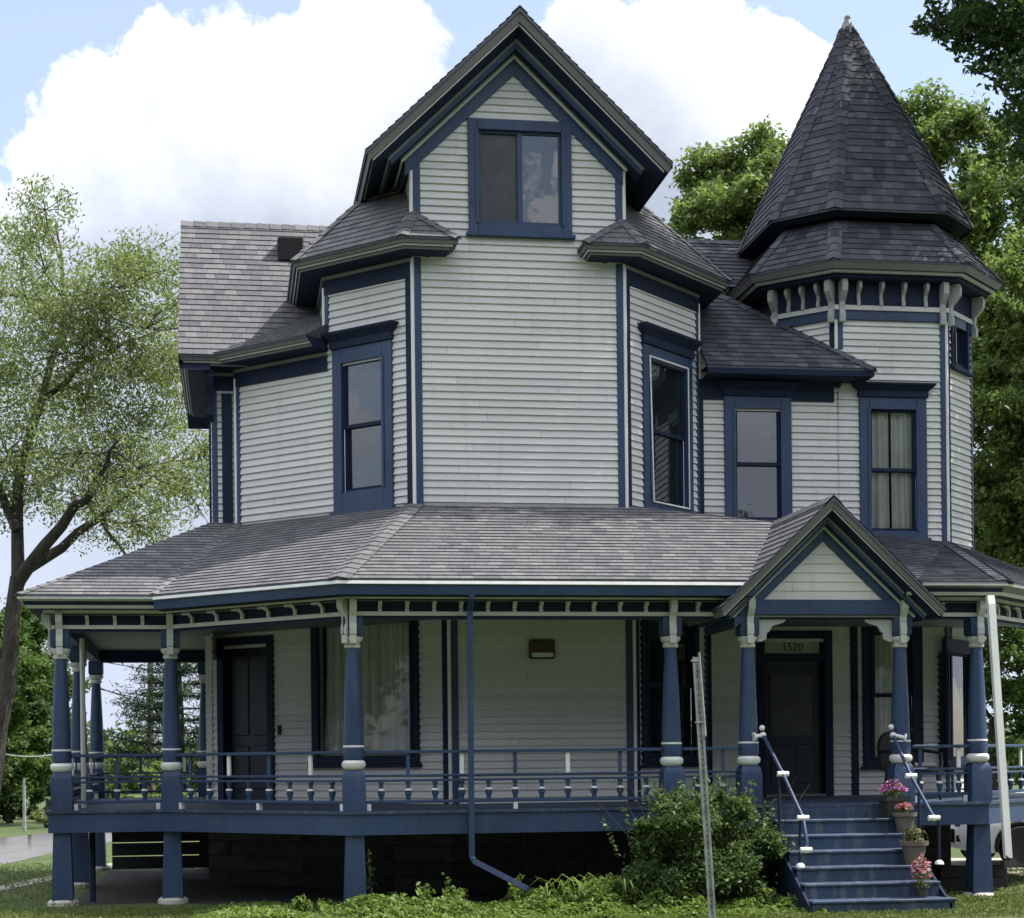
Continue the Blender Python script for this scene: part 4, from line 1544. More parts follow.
h0 = onY(763, 735, yP - .1); h1 = onY(783, 774, yP - .65); h2 = onY(803, 818, yP - 1.25); h3 = onY(807, 842, yP - 1.4); h4 = onY(806, 850, yP - 1.42)
nz = lambda y: max(0.02, DECK - rise * max(1, math.ceil((y0 - y) / run)))
handrail([onY(762, 728, yP - .1), h0, h1, h2, h3, h4], [(h1 + V((-.05, 0, 0)), V((h1.x - .05, h1.y, .4))), (h2 + V((-.04, 0, 0)), V((h2.x - .04, h2.y, nz(h2.y))))], [h1, h2, h4], (P5p + V((.02, -.14, onY(750, 737, yP).z)), h0))
g0 = onY(893, 735, yP - .1); g1 = onY(911, 776, yP - .65); g2 = onY(934, 818, yP - 1.25)
handrail([onY(891, 727, yP - .1), g0, g1, g2], [(g1 + V((.1, 0, 0)), V((g1.x + .1, g1.y, .45))), (g2 + V((.06, 0, 0)), V((g2.x + .06, g2.y, nz(g2.y))))], [g1, g2], (P6p + V((.02, -.14, onY(905, 738, yP).z)), g0))

# downspouts
d0 = onY(472, 598, yP - .45); d0b = onY(472, 606, yP - .13); d1 = onY(470, 862, yP - .3); d2 = onY(528, 889, yP - .8)
mb = MB()


def rect_tube(mb, pts, wx, wy, m):
    rings = []
    for i, p in enumerate(pts):
        p = V(p)
        t = (V(pts[min(i + 1, len(pts) - 1)]) - V(pts[max(0, i - 1)])).normalized()
        a = UY if abs(t.y) < .8 else ZU
        a = (a - t * a.dot(t)).normalized(); b = t.cross(a)
        rings.append([p + a * wy + b * wx, p + a * wy - b * wx, p - a * wy - b * wx, p - a * wy + b * wx])
    mb.loft(rings, m, True)
    mb.face(rings[0], m); mb.face(rings[-1], m)


zt = d0.z
dx = d0.x
rect_tube(mb, [V((dx, yP - .44, zt + .1)), V((dx, yP - .42, zt)), V((dx, yP - .26, zt - .12)), V((dx, yP - .24, zt - .2)), V((dx - .01, yP - .24, d1.z + .06)), V((dx + .03, yP - .26, d1.z)), V((d2.x, yP - .8, max(d2.z, .1)))], .034, .028, 'blue')
PART('downspout', mb)
mb = MB()
e0_ = onY(991, 604, yP - .55); e1_ = onY(1008, 858, yP - .7)
rect_tube(mb, [V((e0_.x, yP - .52, e0_.z + .1)), e0_, e1_], .045, .035, 'white')
dsp = PART('downspout', mb)
mb = MB()
rect_tube(mb, [e1_, e1_ + V((.04, -.1, -.06)), e1_ + V((-.14, -.14, -.07))], .05, .04, 'black')
mb.build('downspout_shoe', dsp)
# slim pale pipe behind the left corner post
mb = MB()
e = V((P1p.x + .18, P1p.y + 1.2, 0))
mb.tube([P3(e, BEAMB), P3(e, DECK)], .035, 'cream', 8)
PART('downspout', mb, True)

# porch light on the wall
pl = onY(541, 650, 0)
mb = MB()
mb.bbox((pl.x - .18, -.11, pl.z - .13), (pl.x + .18, -.012, pl.z + .14), 'brownmetal', None, .02)
o = PART('porch_light', mb)
mb = MB(); mb.bbox((pl.x - .145, -.125, pl.z - .105), (pl.x + .15, -.09, pl.z - .04), 'lens', None, .01); mb.build('lens', o)
# doorbell beside the side door
mb = MB()
p = on(281, 730, A1, NL)
mb.box((-.025, .0, -.07), (.025, .03, .07), 'black', frame(p + NL * .02, -TL, NL))
PART('doorbell', mb)

# foundation and what hangs under the porch
mb = MB()
for a, b in ((L3, A1), (A1, B1), (B1, R3), (R3, T2), (L3 + UY * 5, L3)):
    mb.face([P3(a, -.1), P3(b, -.1), P3(b, DECK - .1), P3(a, DECK - .1)], 'stone')
PART('foundation_wall', mb)
mb = MB()
s0 = onY(112, 850, P1p.y + 5.0); s1 = onY(235, 850, P1p.y + 5.0)
for i in range(5):
    z = .16 + i * .215
    mb.box((s0.x, s0.y, z), (s1.x + .5, s0.y + .02, z + .2), 'plank')
PART('skirting_board', mb)
mb = MB()
pb = onY(93, 905, P1p.y + .5); pt = onY(92, 833, P1p.y + .7)
mb.tube([V((pb.x, pb.y, 0)), pt], .045, 'navy', 6)
PART('floor_prop', mb)

# ------------------------------------------------------------------ ground, street
def ground_mat():
    m, nt, bs = nodes_of('lawn')
    n1 = noise(nt, .5, 5); n2 = noise(nt, 14, 4)
    a = ramp(nt, n1, [(.3, (.045, .075, .018)), (.55, (.075, .11, .026)), (.75, (.12, .125, .045))])
    nt.links.new(mixc(nt, mth(nt, 'MULTIPLY', n2, .5), a, (.035, .055, .015)), bs.inputs['Base Color'])
    bs.inputs['Roughness'].default_value = .95
    bump(nt, bs, n2, .8, .06)
    return m


M['lawn'] = ground_mat()
M['asphalt'] = plain('asphalt', (.13, .13, .135), .9, var=.2, scale=1.5)
M['concrete'] = plain('sidewalk_concrete', (.38, .36, .31), .9, var=.15, scale=2)
mb = MB()
mb.face([V((-400, -400, 0)), V((400, -400, 0)), V((400, 400, 0)), V((-400, 400, 0))], 'lawn')
struct(mb.build('ground'))


def band(name, lo, hi, z, m, ext=30):
    """a strip of ground through two pixel pairs (near edge, far edge), stretched both ways"""
    a0, a1 = onZ(*lo[0], z), onZ(*lo[1], z); b0, b1 = onZ(*hi[0], z), onZ(*hi[1], z)
    ta = (a1 - a0).normalized(); tb_ = (b1 - b0).normalized()
    mb = MB()
    mb.face([a0 - ta * ext, a1 + ta * ext, b1 + tb_ * ext, b0 - tb_ * ext], m)
    return struct(mb.build(name))


band('street', ((0, 865.5), (52, 853)), ((0, 854), (52, 848.5)), .004, 'asphalt', 25)
band('sidewalk', ((0, 891), (52, 880)), ((0, 886), (52, 875)), .004, 'concrete', 5)
mb = MB()
mb.face([V((P1p.x + .1, P1p.y + .1, .004)), V((P2p.x, P2p.y + .1, .004)), V((P3p.x, yP + .1, .004)), V((P7p.x - .4, yP + .1, .004)), V((P8p.x - .4, P8p.y, .004)), V((P8p.x - .4, 9, .004)), V((P1p.x + .1, P1p.y + 7, .004))], 'dirt')
struct(mb.build('bare_ground'))
mb = MB()
c0 = onZ(930, 883, .004); c1 = onZ(1200, 888, .004)
mb.face([onZ(960, 884, .004), onZ(1300, 890, .004), onZ(1300, 858, .004), onZ(930, 858, .004)], 'concrete')
struct(mb.build('driveway'))


# ------------------------------------------------------------------ leaves
def leafmesh(name, pts, size, m, seed=0, up_bias=.3, wide=.5, droop=0., sizevar=.5, fold=True):
    """many small leaves: each one a rhombus of its own"""
    rg = np.random.default_rng(seed)
    pts = np.asarray(pts, dtype=np.float64)
    n = len(pts)
    nrm = rg.normal(size=(n, 3)); nrm[:, 2] = np.abs(nrm[:, 2]) + up_bias
    nrm /= np.linalg.norm(nrm, axis=1)[:, None]
    d = rg.normal(size=(n, 3)); d[:, 2] -= droop
    d -= nrm * (d * nrm).sum(1)[:, None]
    d /= np.linalg.norm(d, axis=1)[:, None]
    s_ = np.cross(nrm, d)
    L = size * (1 - sizevar / 2 + sizevar * rg.random(n))[:, None]
    W = L * wide
    v = np.empty((n, 4, 3))
    v[:, 0] = pts - d * L * .5
    v[:, 1] = pts + s_ * W * .5 + nrm * L * .08
    v[:, 2] = pts + d * L * .5 - nrm * L * .1
    v[:, 3] = pts - s_ * W * .5 + nrm * L * .08
    me = bpy.data.meshes.new(name)
    me.vertices.add(n * 4); me.vertices.foreach_set('co', v.ravel().astype(np.float32))
    me.loops.add(n * 4); me.loops.foreach_set('vertex_index', np.arange(n * 4, dtype=np.int32))
    me.polygons.add(n)
    me.polygons.foreach_set('loop_start', np.arange(0, n * 4, 4, dtype=np.int32))
    me.polygons.foreach_set('loop_total', np.full(n, 4, dtype=np.int32))
    me.materials.append(m)
    me.update(calc_edges=True)
    me.validate()
    return me


def clumps(centers, radii, n, rg, flat=.75, shell=.35, spread=.24, dens=10):
    """leaf positions in twiggy sub-clumps around given centres"""
    centers = np.asarray(centers); radii = np.asarray(radii)
    w = radii ** 2.0; w = w / w.sum()
    out = []
    for c, r, k in zip(centers, radii, (w * n).astype(int)):
        nt_ = max(6, int(dens * (r / .8) ** 1.5))
        tw = rg.normal(size=(nt_, 3)); tw /= np.linalg.norm(tw, axis=1)[:, None]
        tw *= (r * (shell + (1 - shell) * rg.random(nt_) ** .6))[:, None]
        tw[:, 2] *= flat
        per = max(1, k // nt_)
        p = np.repeat(tw, per, axis=0)
        p = p + rg.normal(size=p.shape) * r * spread * np.array([1, 1, .7])
        out.append(p + c)
    return np.concatenate(out)


def limb(mb, a, b, r0, r1, rg, m, wob=.12, n=6, sag=0):
    a, b = V(a), V(b)
    L = (b - a).length
    pts = []; rad = []
    off = V((0, 0, 0))
    for i in range(n + 1):
        f = i / n
        if 0 < i < n: off = off + V(rg.normal(size=3)) * L * wob / n
        pts.append(a.lerp(b, f) + off * (1 - f * .5) + V((0, 0, -sag * L * math.sin(f * 3.14))))
        rad.append(r0 + (r1 - r0) * f)
    mb.tube(pts, rad, m, 7, True)
    return pts


def tree(name, label, base, H, trunk_h, cl, rad, nleaf, lsize, lm, bark, tr, seed, group=None, flat=.75, wide=.5, droop=0., shell=.35, fork=None, cat='tree', twigs=2, spread=.24, extra=(), dens=10):
    rg = np.random.default_rng(seed)
    t = thing(name, label, cat, base, 0, group)
    bz = V(base)
    tm_ = MB()
    top = V((rg.normal() * .2, rg.normal() * .2, trunk_h)) if fork is None else V(fork) - bz
    tp = limb(tm_, (0, 0, -.1), top, tr, tr * .72, rg, bark, .06, 7)
    tm_.build('trunk', t, True)
    br_ = MB()
    loc = [V(c) - bz for c in cl]
    # a leader and limbs to the clumps, each from the nearest lower point of the tree
    nodes = list(tp[4:])
    order = sorted(range(len(loc)), key=lambda i: (loc[i] - top).length)
    rads = {tuple(p): tr * .6 for p in nodes}
    for path, ra_, rb_ in extra:
        q = [V(p) - bz for p in path]
        sm = [q[0]]
        for a, b in zip(q, q[1:]): sm += [a.lerp(b, .5) + V(rg.normal(size=3)) * .06, b]
        br_.tube(sm, [ra_ + (rb_ - ra_) * k / (len(sm) - 1) for k in range(len(sm))], bark, 9)
        for k, p in enumerate(sm[1:]): nodes.append(p); rads[tuple(p)] = (ra_ + (rb_ - ra_) * k / len(sm)) * .8
    for i in order:
        c = loc[i]
        cand = [p for p in nodes if p.z < c.z + .6 * rad[i]] or nodes
        p = min(cand, key=lambda q: (q - c).length + .35 * max(0, 2.0 - (q - c).length))
        r0 = max(.02, rads[tuple(p)] * .62)
        pts = limb(br_, p, c, r0, max(.012, r0 * .35), rg, bark, .22, 5)
        for j, q in enumerate(pts[1:]):
            nodes.append(q); rads[tuple(q)] = r0 * (1 - .6 * (j + 1) / 5)
        for _ in range(twigs):
            e = c + V(rg.normal(size=3)) * rad[i] * .38
            limb(br_, pts[3], e, max(.012, r0 * .35), .006, rg, bark, .3, 4)
    br_.build('limb', t, True)
    pts = clumps([tuple(c) for c in loc], rad, nleaf, rg, flat, shell, spread, dens)
    link('crown', leafmesh('crown', pts, lsize, lm, seed, wide=wide, droop=droop), t)
    return t


def ellipsoid_clumps(c, rx, ry, rz_, n, rmin, rmax, rg, low=-.8):
    out = []; rr = []
    while len(out) < n:
        p = rg.normal(size=3); p /= np.linalg.norm(p)
        p *= rg.random() ** .4
        if p[2] < low: continue
        out.append((c[0] + p[0] * rx, c[1] + p[1] * ry, c[2] + p[2] * rz_))
        rr.append(rmin + (rmax - rmin) * rg.random())
    return out, rr


M['leaf_willow'] = leaf_mat('pale_willow_leaves', (.135, .185, .072), (.28, .33, .155), .47)
M['leaf_maple'] = leaf_mat('bright_maple_leaves', (.10, .15, .05), (.22, .29, .10), .5)
M['leaf_dark'] = leaf_mat('dark_green_leaves', (.032, .068, .027), (.092, .15, .056), .48)
M['leaf_mid'] = leaf_mat('mid_green_leaves', (.05, .10, .028), (.135, .20, .06), .48)
M['leaf_pine'] = leaf_mat('pine_needles', (.02, .045, .022), (.05, .085, .04), .2)
M['leaf_bush'] = leaf_mat('shrub_leaves', (.045, .085, .028), (.125, .19, .065), .4)
M['leaf_ivy'] = leaf_mat('ivy_leaves', (.085, .145, .034), (.23, .32, .085), .42)
M['leaf_grass'] = leaf_mat('grass_blades', (.06, .10, .022), (.19, .23, .07), .4)
M['bark'] = bark_mat('grey_bark', (.075, .065, .055))
M['barkdark'] = bark_mat('dark_bark', (.035, .03, .026))

# ---- big lacy tree at the left
rgL = np.random.default_rng(11)
DL = 42.0
cl = []; rd = []
spots = [(12, 235, 1.0), (38, 262, 1.0), (22, 300, 1.1), (55, 225, .7), (60, 300, .9), (70, 330, 1.2), (98, 290, 1.1), (130, 278, 1.1), (150, 268, .9), (165, 290, 1.0), (178, 320, .9),
         (110, 325, 1.3), (85, 355, 1.4), (140, 340, 1.3), (30, 350, 1.3), (5, 380, 1.4), (50, 395, 1.4), (95, 400, 1.4), (130, 385, 1.3), (165, 370, 1.1), (20, 440, 1.3),
         (60, 450, 1.4), (100, 455, 1.5), (140, 430, 1.2), (170, 420, 1.0), (120, 490, 1.4), (155, 480, 1.2), (80, 500, 1.2), (185, 470, .9), (190, 390, .7), (190, 505, .8), (150, 520, .9), (110, 520, .9),
         (-30, 300, 1.4), (-40, 360, 1.6), (-30, 420, 1.5), (-60, 460, 1.4), (-10, 480, 1.3), (35, 500, 1.0), (30, 205, .8), (120, 260, .7), (200, 350, .8), (205, 440, .8)]
for x, y, r in spots:
    p = atD(x + rgL.normal() * 5, y + rgL.normal() * 5, DL + rgL.normal() * 2.2)
    cl.append(tuple(p)); rd.append(r * 1.12)
bl = atD(-16, 700, DL); bl.z = 0
fk = atD(20, 575, DL)
W_ = lambda pts, dz=0: [tuple(atD(x, y, DL + dz * i)) for i, (x, y) in enumerate(pts)]
EX = [(W_([(19, 580), (45, 545), (75, 505), (94, 488), (108, 462), (118, 440)], -.3), .17, .03),
      (W_([(22, 572), (62, 548), (100, 518), (150, 480), (190, 446)], .3), .15, .025),
      (W_([(18, 585), (17, 520), (20, 470), (42, 400), (62, 330), (62, 270), (55, 225)], .2), .17, .02),
      (W_([(17, 530), (-10, 470), (-30, 400)]), .13, .03),
      (W_([(100, 518), (112, 538), (126, 556), (150, 550)], -.2), .055, .02),
      (W_([(42, 400), (85, 360), (130, 340), (175, 325)], .4), .075, .015)]
tree('shade_tree', 'tall lacy pale green tree with a forked dark trunk left of the house', tuple(bl), 15, 6, cl, rd, 60000, .12, M['leaf_willow'], 'barkdark', .25, 5, wide=.36, droop=1.0, shell=.1, fork=tuple(fk), twigs=9, spread=.15, extra=EX, dens=20)

# ---- trees behind and to the right
rg = np.random.default_rng(21)
def bgtree(name, label, px, py_top, D, halfw_px, bottom_py, lm, bark, seed, n=60, nleaf=30000, ls=.2, rs=(.15, .28), **kw):
    rg = np.random.default_rng(seed)
    top = atD(px, py_top, D); bot = atD(px, bottom_py, D)
    hw = halfw_px * D / FPX
    cz = (top.z + bot.z) / 2; hz = (top.z - bot.z) / 2
    rmin, rmax = hw * rs[0], hw * rs[1]
    c, r = ellipsoid_clumps((top.x, top.y, cz), max(hw - rmax * .6, .3), max(hw - rmax * .6, .3), max(hz - rmax * .5, .3), n, rmin, rmax, rg)
    base = (top.x, top.y, 0)
    return tree(name, label, base, top.z, max(bot.z, .6) + hz * .4, c, r, nleaf, ls, lm, bark, max(.12, hw * .07), seed, shell=.15, **kw)


GT = 'trees standing beyond the house'
bgtree('maple_tree', 'bright green maple crown rising between the front gable and the turret', 748, 122, 46, 102, 420, M['leaf_maple'], 'bark', 31, 110, 60000, .17, rs=(.12, .22), spread=.34, group=GT)
bgtree('maple_tree', 'tall sunlit yellow-green maple directly right of the turret roof', 950, 66, 44, 125, 500, M['leaf_maple'], 'bark', 32, 160, 90000, .17, rs=(.11, .2), spread=.36, group=GT)
bgtree('broadleaf_tree', 'dark green tree at the right edge filling the view beside the turret wall', 1040, 205, 37, 98, 660, M['leaf_maple'], 'barkdark', 33, 120, 60000, .15, rs=(.13, .24), spread=.36, group=GT)
bgtree('broadleaf_tree', 'lower mid-green tree seen through the right end of the porch', 985, 400, 42, 95, 800, M['leaf_mid'], 'barkdark', 34, 110, 50000, .15, rs=(.13, .24), spread=.36, group=GT)
bgtree('broadleaf_tree', 'shadowy tree farthest right behind the white car', 1090, 380, 48, 125, 800, M['leaf_dark'], 'barkdark', 35, 90, 36000, .2, rs=(.13, .24), spread=.36, group=GT)
# street trees at the left, under and beyond the lacy one
bgtree('broadleaf_tree', 'rounded green tree by the street at the far left edge', -12, 590, 52, 85, 822, M['leaf_mid'], 'barkdark', 36, 60, 26000, .17, group='trees along the street')
bgtree('broadleaf_tree', 'darker green tree just left of the corner porch post', 30, 655, 58, 48, 818, M['leaf_dark'], 'barkdark', 37, 50, 20000, .17, group='trees along the street')
bgtree('shrub', 'yellow-green shrub below the pine seen through the left porch railing', 160, 752, 46, 38, 822, M['leaf_maple'], 'barkdark', 38, 14, 7000, .13, cat='shrub')
bgtree('shrub', 'low pale shrub by the street left of the corner post', 48, 795, 50, 20, 835, M['leaf_willow'], 'barkdark', 39, 10, 4500, .13, cat='shrub')
bgtree('broadleaf_tree', 'large layered green tree behind the trunk of the lacy tree, low at the left edge', 18, 572, 66, 66, 826, M['leaf_mid'], 'barkdark', 136, 80, 36000, .19, rs=(.14, .26), spread=.32, group='trees along the street')
bgtree('shrub', 'dense green shrub between the corner porch post and the pine', 100, 772, 52, 40, 828, M['leaf_mid'], 'barkdark', 138, 20, 9000, .14, cat='shrub')
bgtree('shrub', 'dark rounded shrub at the foot of the tree at the far left edge', 10, 770, 54, 34, 834, M['leaf_dark'], 'barkdark', 139, 16, 8000, .14, cat='shrub')
# far woods all along the horizon
rgf = np.random.default_rng(91)
fc = []; fr_ = []
for i in range(150):
    x = -420 + i * 11.5
    D = 95 + rgf.random() * 30
    for hgt in (.6, 1.5, 2.4 + .6 * math.sin(i * .35)):
        p = atD(x + rgf.normal() * 12, 756, D)
        fc.append((p.x, p.y, hgt + rgf.normal() * .5)); fr_.append(1.0 + rgf.random() * .8)
o = link('distant_trees', leafmesh('distant_trees', clumps(fc, fr_, 60000, rgf, .9, .1, .35), .55, M['leaf_mid'], 92))
struct(o, 'stuff')
# trees across the road, behind the viewer, added unseen: they darken the low sky and stand in the window panes
for i, (x, y, h) in enumerate(((-34, -44, 20), (-23, -40, 22), (-12, -43, 21), (-2, -41, 20), (7.5, -43, 12), (16.5, -45, 11.5), (27, -42, 19), (-46, -36, 18), (39, -38, 19), (-33, -12, 13), (-40, 2, 13), (-42, -24, 16), (-44, -62, 25), (-31, -60, 26), (-18, -61, 25), (-6, -60, 26), (5, -61, 24), (32, -60, 25), (44, -58, 25), (36, -20, 14), (40, -6, 14))):
    rgt = np.random.default_rng(200 + i)
    c, r = ellipsoid_clumps((x, y, h * .53), 5.6, 5.0, h * .44, 44, 1.3, 2.2, rgt)
    tree('unseen_tree', 'unseen leafy tree added across the road to darken the low sky', (x, y, 0), h, h * .4, c, r, 9000, .6, M['leaf_dark'], 'barkdark', .4, 300 + i, group='unseen trees added across the road', shell=.1, twigs=0)

# pine: tiers of drooping boughs
DP = 55
pb = atD(178, 700, DP)
pt = thing('pine_tree', 'dark blue-green pine seen under the porch roof behind the left railing', 'tree', (pb.x, pb.y, 0))
ptop = atD(178, 622, DP).z
mb = MB(); mb.tube([V((0, 0, -.1)), V((.05, 0, ptop * .5)), V((0, 0, ptop))], [.22, .14, .03], 'barkdark', 8); mb.build('trunk', pt, True)
rg = np.random.default_rng(44)
mb = MB(); lp = []
z = 1.2
while z < ptop - .2:
    f = 1 - (z / ptop)
    nb = 9
    for k in range(nb):
        a = rg.random() * 6.283
        L = (.35 + 2.9 * f ** .8) * (.65 + .5 * rg.random())
        e = V((math.cos(a) * L, math.sin(a) * L, z + L * .12 + rg.normal() * .1))
        mb.tube([V((0, 0, z)), V((e.x * .5, e.y * .5, z + L * .02)), e], [.035, .025, .01], 'barkdark', 5)
        for s_ in np.linspace(.25, 1.05, int(4 + L * 3)):
            c = np.array([e.x * s_, e.y * s_, z + L * .12 * s_ ** 2])
            lp.append(c + rg.normal(size=(16, 3)) * np.array([.14, .14, .09]))
    z += .38
mb.build('limb', pt)
link('crown', leafmesh('crown', np.concatenate(lp), .2, M['leaf_pine'], 44, wide=.18), pt)

# overhanging tree at the upper right: trunk outside the picture
rg = np.random.default_rng(52)
DO = 26.6
c = []; r = []
for x, y, rr in ((922, 24, .18), (938, 33, .22), (955, 22, .28), (972, 36, .32), (990, 14, .4), (1005, 44, .4), (985, 60, .22), (1012, 68, .35), (1022, 95, .35), (960, 4, .3), (935, 8, .16), (1020, 15, .5), (1045, 40, .7), (1050, 110, .6), (1015, 128, .25), (1027, 150, .35), (970, 70, .14), (1000, 86, .14), (1034, 190, .4), (945, 20, .24), (1000, 25, .4), (975, 12, .35), (1015, 45, .45), (965, 45, .22), (990, 42, .3), (1024, 65, .4), (952, 36, .2), (1008, 5, .4), (1028, 120, .35)):
    p = atD(x, y, DO + rg.normal() * .5); c.append(tuple(p)); r.append(rr)
cc_, rr_ = ellipsoid_clumps(tuple(atD(1150, 20, DO + 1.5)), 3.6, 3.9, 3.9, 46, .8, 1.2, rg, -.75)
for p, q_ in zip(cc_, rr_):
    rel = V(p) - CAM; D_ = rel.dot(d_); px_ = 512 + FPX * rel.dot(r_) / D_
    if px_ - q_ * FPX / D_ > 1030: c.append(p); r.append(q_)
cc_, rr_ = ellipsoid_clumps(tuple(atD(950, -190, DO + 2.0)), 3.0, 3.6, 1.8, 26, .8, 1.2, rg, -.6)
for p, q_ in zip(cc_, rr_):
    rel = V(p) - CAM; D_ = rel.dot(d_); py_ = HOR - FPX * rel.z / D_
    if py_ + q_ * FPX / D_ < -10: c.append(p); r.append(q_)
for p, q_ in (((7.2, -.5, 13.9), .9), ((8.2, -.2, 14.6), 1.0), ((7.8, .6, 15.4), .9), ((9.0, -.7, 15.6), .9), ((8.8, .5, 13.6), .8), ((6.9, .3, 14.8), .7)):  # unseen leaf clumps added to shade the right canted wall
    c.append(p); r.append(q_)
bo = atD(1190, 700, DO + 1.5); bo.z = 0
tree('broadleaf_tree', 'dark-leaved tree whose branch hangs into the top right corner', tuple(bo), 14, 8, c, r, 90000, .13, M['leaf_dark'], 'barkdark', .35, 53, shell=.1, twigs=3, spread=.32)

# ---- shrub in front of the porch
rg = np.random.default_rng(61)
sb = onZ(706, 918, 0)
yB = yP - .75
bc = onY(706, 850, yB)
cs = []; rs_ = []
for x, y, rr in ((650, 880, .35), (640, 855, .26), (660, 840, .3), (655, 815, .2), (690, 830, .34), (700, 805, .2), (725, 830, .34), (735, 810, .2), (755, 850, .32), (765, 875, .34), (720, 870, .4), (685, 875, .4), (740, 895, .4), (660, 900, .36), (775, 895, .25), (700, 900, .4), (632, 893, .25), (672, 800, .12), (715, 795, .12), (745, 800, .1), (765, 830, .16)):
    cs.append(tuple(onY(x, y + 3, yB + rg.normal() * .22))); rs_.append(rr)
sh = thing('shrub', 'large dense green shrub beside the porch steps', 'shrub', (bc.x, yB, 0))
mb = MB()
for c_ in cs:
    limb(mb, (rg.normal() * .12, rg.normal() * .1, 0), V(c_) - V((bc.x, yB, 0)), .014, .005, rg, 'barkdark', .2, 5)
for _ in range(26):
    a = rg.random(); e = V((rg.normal() * .75, rg.normal() * .25, 1.25 + rg.random() * .45))
    limb(mb, (e.x * .6, e.y * .6, .8), e, .006, .003, rg, 'barkdark', .1, 4)
mb.build('stem', sh)
pts = clumps([tuple(V(c_) - V((bc.x, yB, 0))) for c_ in cs], rs_, 44000, rg, .9, .3)
spr = []
for _ in range(60):
    x = rg.normal() * .6; z0 = 1.15 - .35 * (x / .9) ** 2
    L = .2 + .35 * rg.random(); lean = rg.normal() * .25
    s_ = np.linspace(0, 1, 26)
    spr.append(np.stack([x + lean * s_ * L, rg.normal() * .25 + 0 * s_, z0 + s_ * L], 1) + rg.normal(size=(26, 3)) * .025)
pts = np.concatenate([pts] + spr)
pts = pts[pts[:, 2] > .02]
link('foliage', leafmesh('foliage', pts, .065, M['leaf_bush'], 61, wide=.5), sh)

# ---- ground cover along the foundation, lawn
rg = np.random.default_rng(71)
gc = []
def patch(x0, x1, y0_, y1_, n, hfun):
    x = rg.uniform(x0, x1, n); y = rg.uniform(y0_, y1_, n)
    z = rg.random(n) ** .7 * hfun(x, y)
    return np.stack([x, y, z], 1)
xa = onY(345, 900, yP - .4).x; xb = onY(650, 900, yP - .4).x; xc = onY(195, 900, yP + .4).x; xd = onY(800, 900, yP - 1).x
hf = lambda x, y: np.clip((y - (yP - 2.0)) / .9, .3, 1) * (.75 + .5 * np.sin(x * 9.3 + 2 * np.sin(y * 7)) * np.sin(y * 8 + x * 2.2)) * (.12 + .17 * np.clip(np.sin(x * 2.1) * .5 + np.sin(x * 5.3 + y * 3) * .3 + np.clip((x - xa) / 3, 0, 1), 0, 1.4))
g1 = patch(xa - .3, xd, yP - 1.95, yP - .05, 38000, hf)
g2 = patch(xc, xa, yP - 1.4, yP + .4, 7000, lambda x, y: .06 + .08 * np.clip(np.sin(x * 3) + .3, 0, 1))
o = link('ground_cover', leafmesh('ground_cover', np.concatenate([g1, g2]), .075, M['leaf_ivy'], 72, up_bias=.6, wide=.5))
struct(o, 'stuff')
bl_ = []
for (x0, x1, ya, yb_, n) in ((-12, xa, yP - 2.2, yP + 1.2, 26000), (P7p.x - 1.9, P7p.x + 2.2, yP - 1.6, yP - .1, 9000), (P7p.x - .5, P7p.x + 3, yP, yP + 5, 5000), (-14, P1p.x + .2, yP + 1.2, 9, 16000), (xa, P7p.x, yP - 2.6, yP - 1.8, 8000)):
    bl_.append(patch(x0, x1, ya, yb_, n, lambda x, y: .06))
p = np.concatenate(bl_)
p = p[~((p[:, 0] > sx0 - .05) & (p[:, 0] < sx1 + .3) & (p[:, 1] > y0 - run * NS - .05) & (p[:, 1] < yP))]
p = p[~((p[:, 0] > P1p.x) & (p[:, 0] < xa) & (p[:, 1] > P1p.y))]
o = link('grass', leafmesh('grass', p, .075, M['leaf_grass'], 73, up_bias=-.3, wide=.16))
struct(o, 'stuff')
dl0 = onY(640, 890, yP - .6)
dl = thing('day_lily', 'bright clump of arching strap leaves between the ivy and the large shrub', 'plant', (dl0.x - .25, yP - .75, 0))
mb = MB()
for _ in range(230):
    a = rg.random() * 6.283; L = .35 + .3 * rg.random(); x0 = rg.normal() * .36; y0_ = rg.normal() * .16
    cx_, cy_ = math.cos(a), math.sin(a)
    wv = V((-cy_, cx_, 0)) * .011
    q = [V((x0, y0_, 0)), V((x0 + cx_ * L * .2, y0_ + cy_ * L * .2, L * .6)), V((x0 + cx_ * L * .5, y0_ + cy_ * L * .5, L * .72)), V((x0 + cx_ * L * .8, y0_ + cy_ * L * .8, L * .5))]
    mb.loft([[q[0] - wv, q[0] + wv], [q[1] - wv, q[1] + wv], [q[2] - wv * .8, q[2] + wv * .8], [q[3] - wv * .1, q[3] + wv * .1]], M['leaf_ivy'])
mb.build('leaf_clump', dl)
for i, (px_, hh, lb) in enumerate(((422, .34, 'short leafy weed rising from the ground cover left of the downspout'), (455, .4, 'leafy weed standing in the ground cover under the downspout'), (300, .26, 'small weed at the shaded left end of the ground cover'), (515, .36, 'leafy weed at the foot of the downspout elbow'))):
    w0 = onY(px_, 895, yP - .35)
    wt = thing('weed', lb, 'plant', (w0.x, yP - .35, 0))
    mb = MB()
    lp_ = []
    for _ in range(5):
        e = V((rg.normal() * .08, rg.normal() * .06, hh * (.7 + .5 * rg.random())))
        mb.tube([V((0, 0, 0)), e * .5 + V((.01, 0, 0)), e], [.006, .005, .003], 'barkdark', 5)
        f_ = rg.random((22, 1)); lp_.append(np.array(tuple(e)) * (.35 + .65 * f_) + rg.normal(size=(22, 3)) * .028)
    mb.build('stem', wt)
    link('foliage', leafmesh('foliage', np.concatenate(lp_), .085, M['leaf_ivy'], 170 + i, wide=.5), wt)
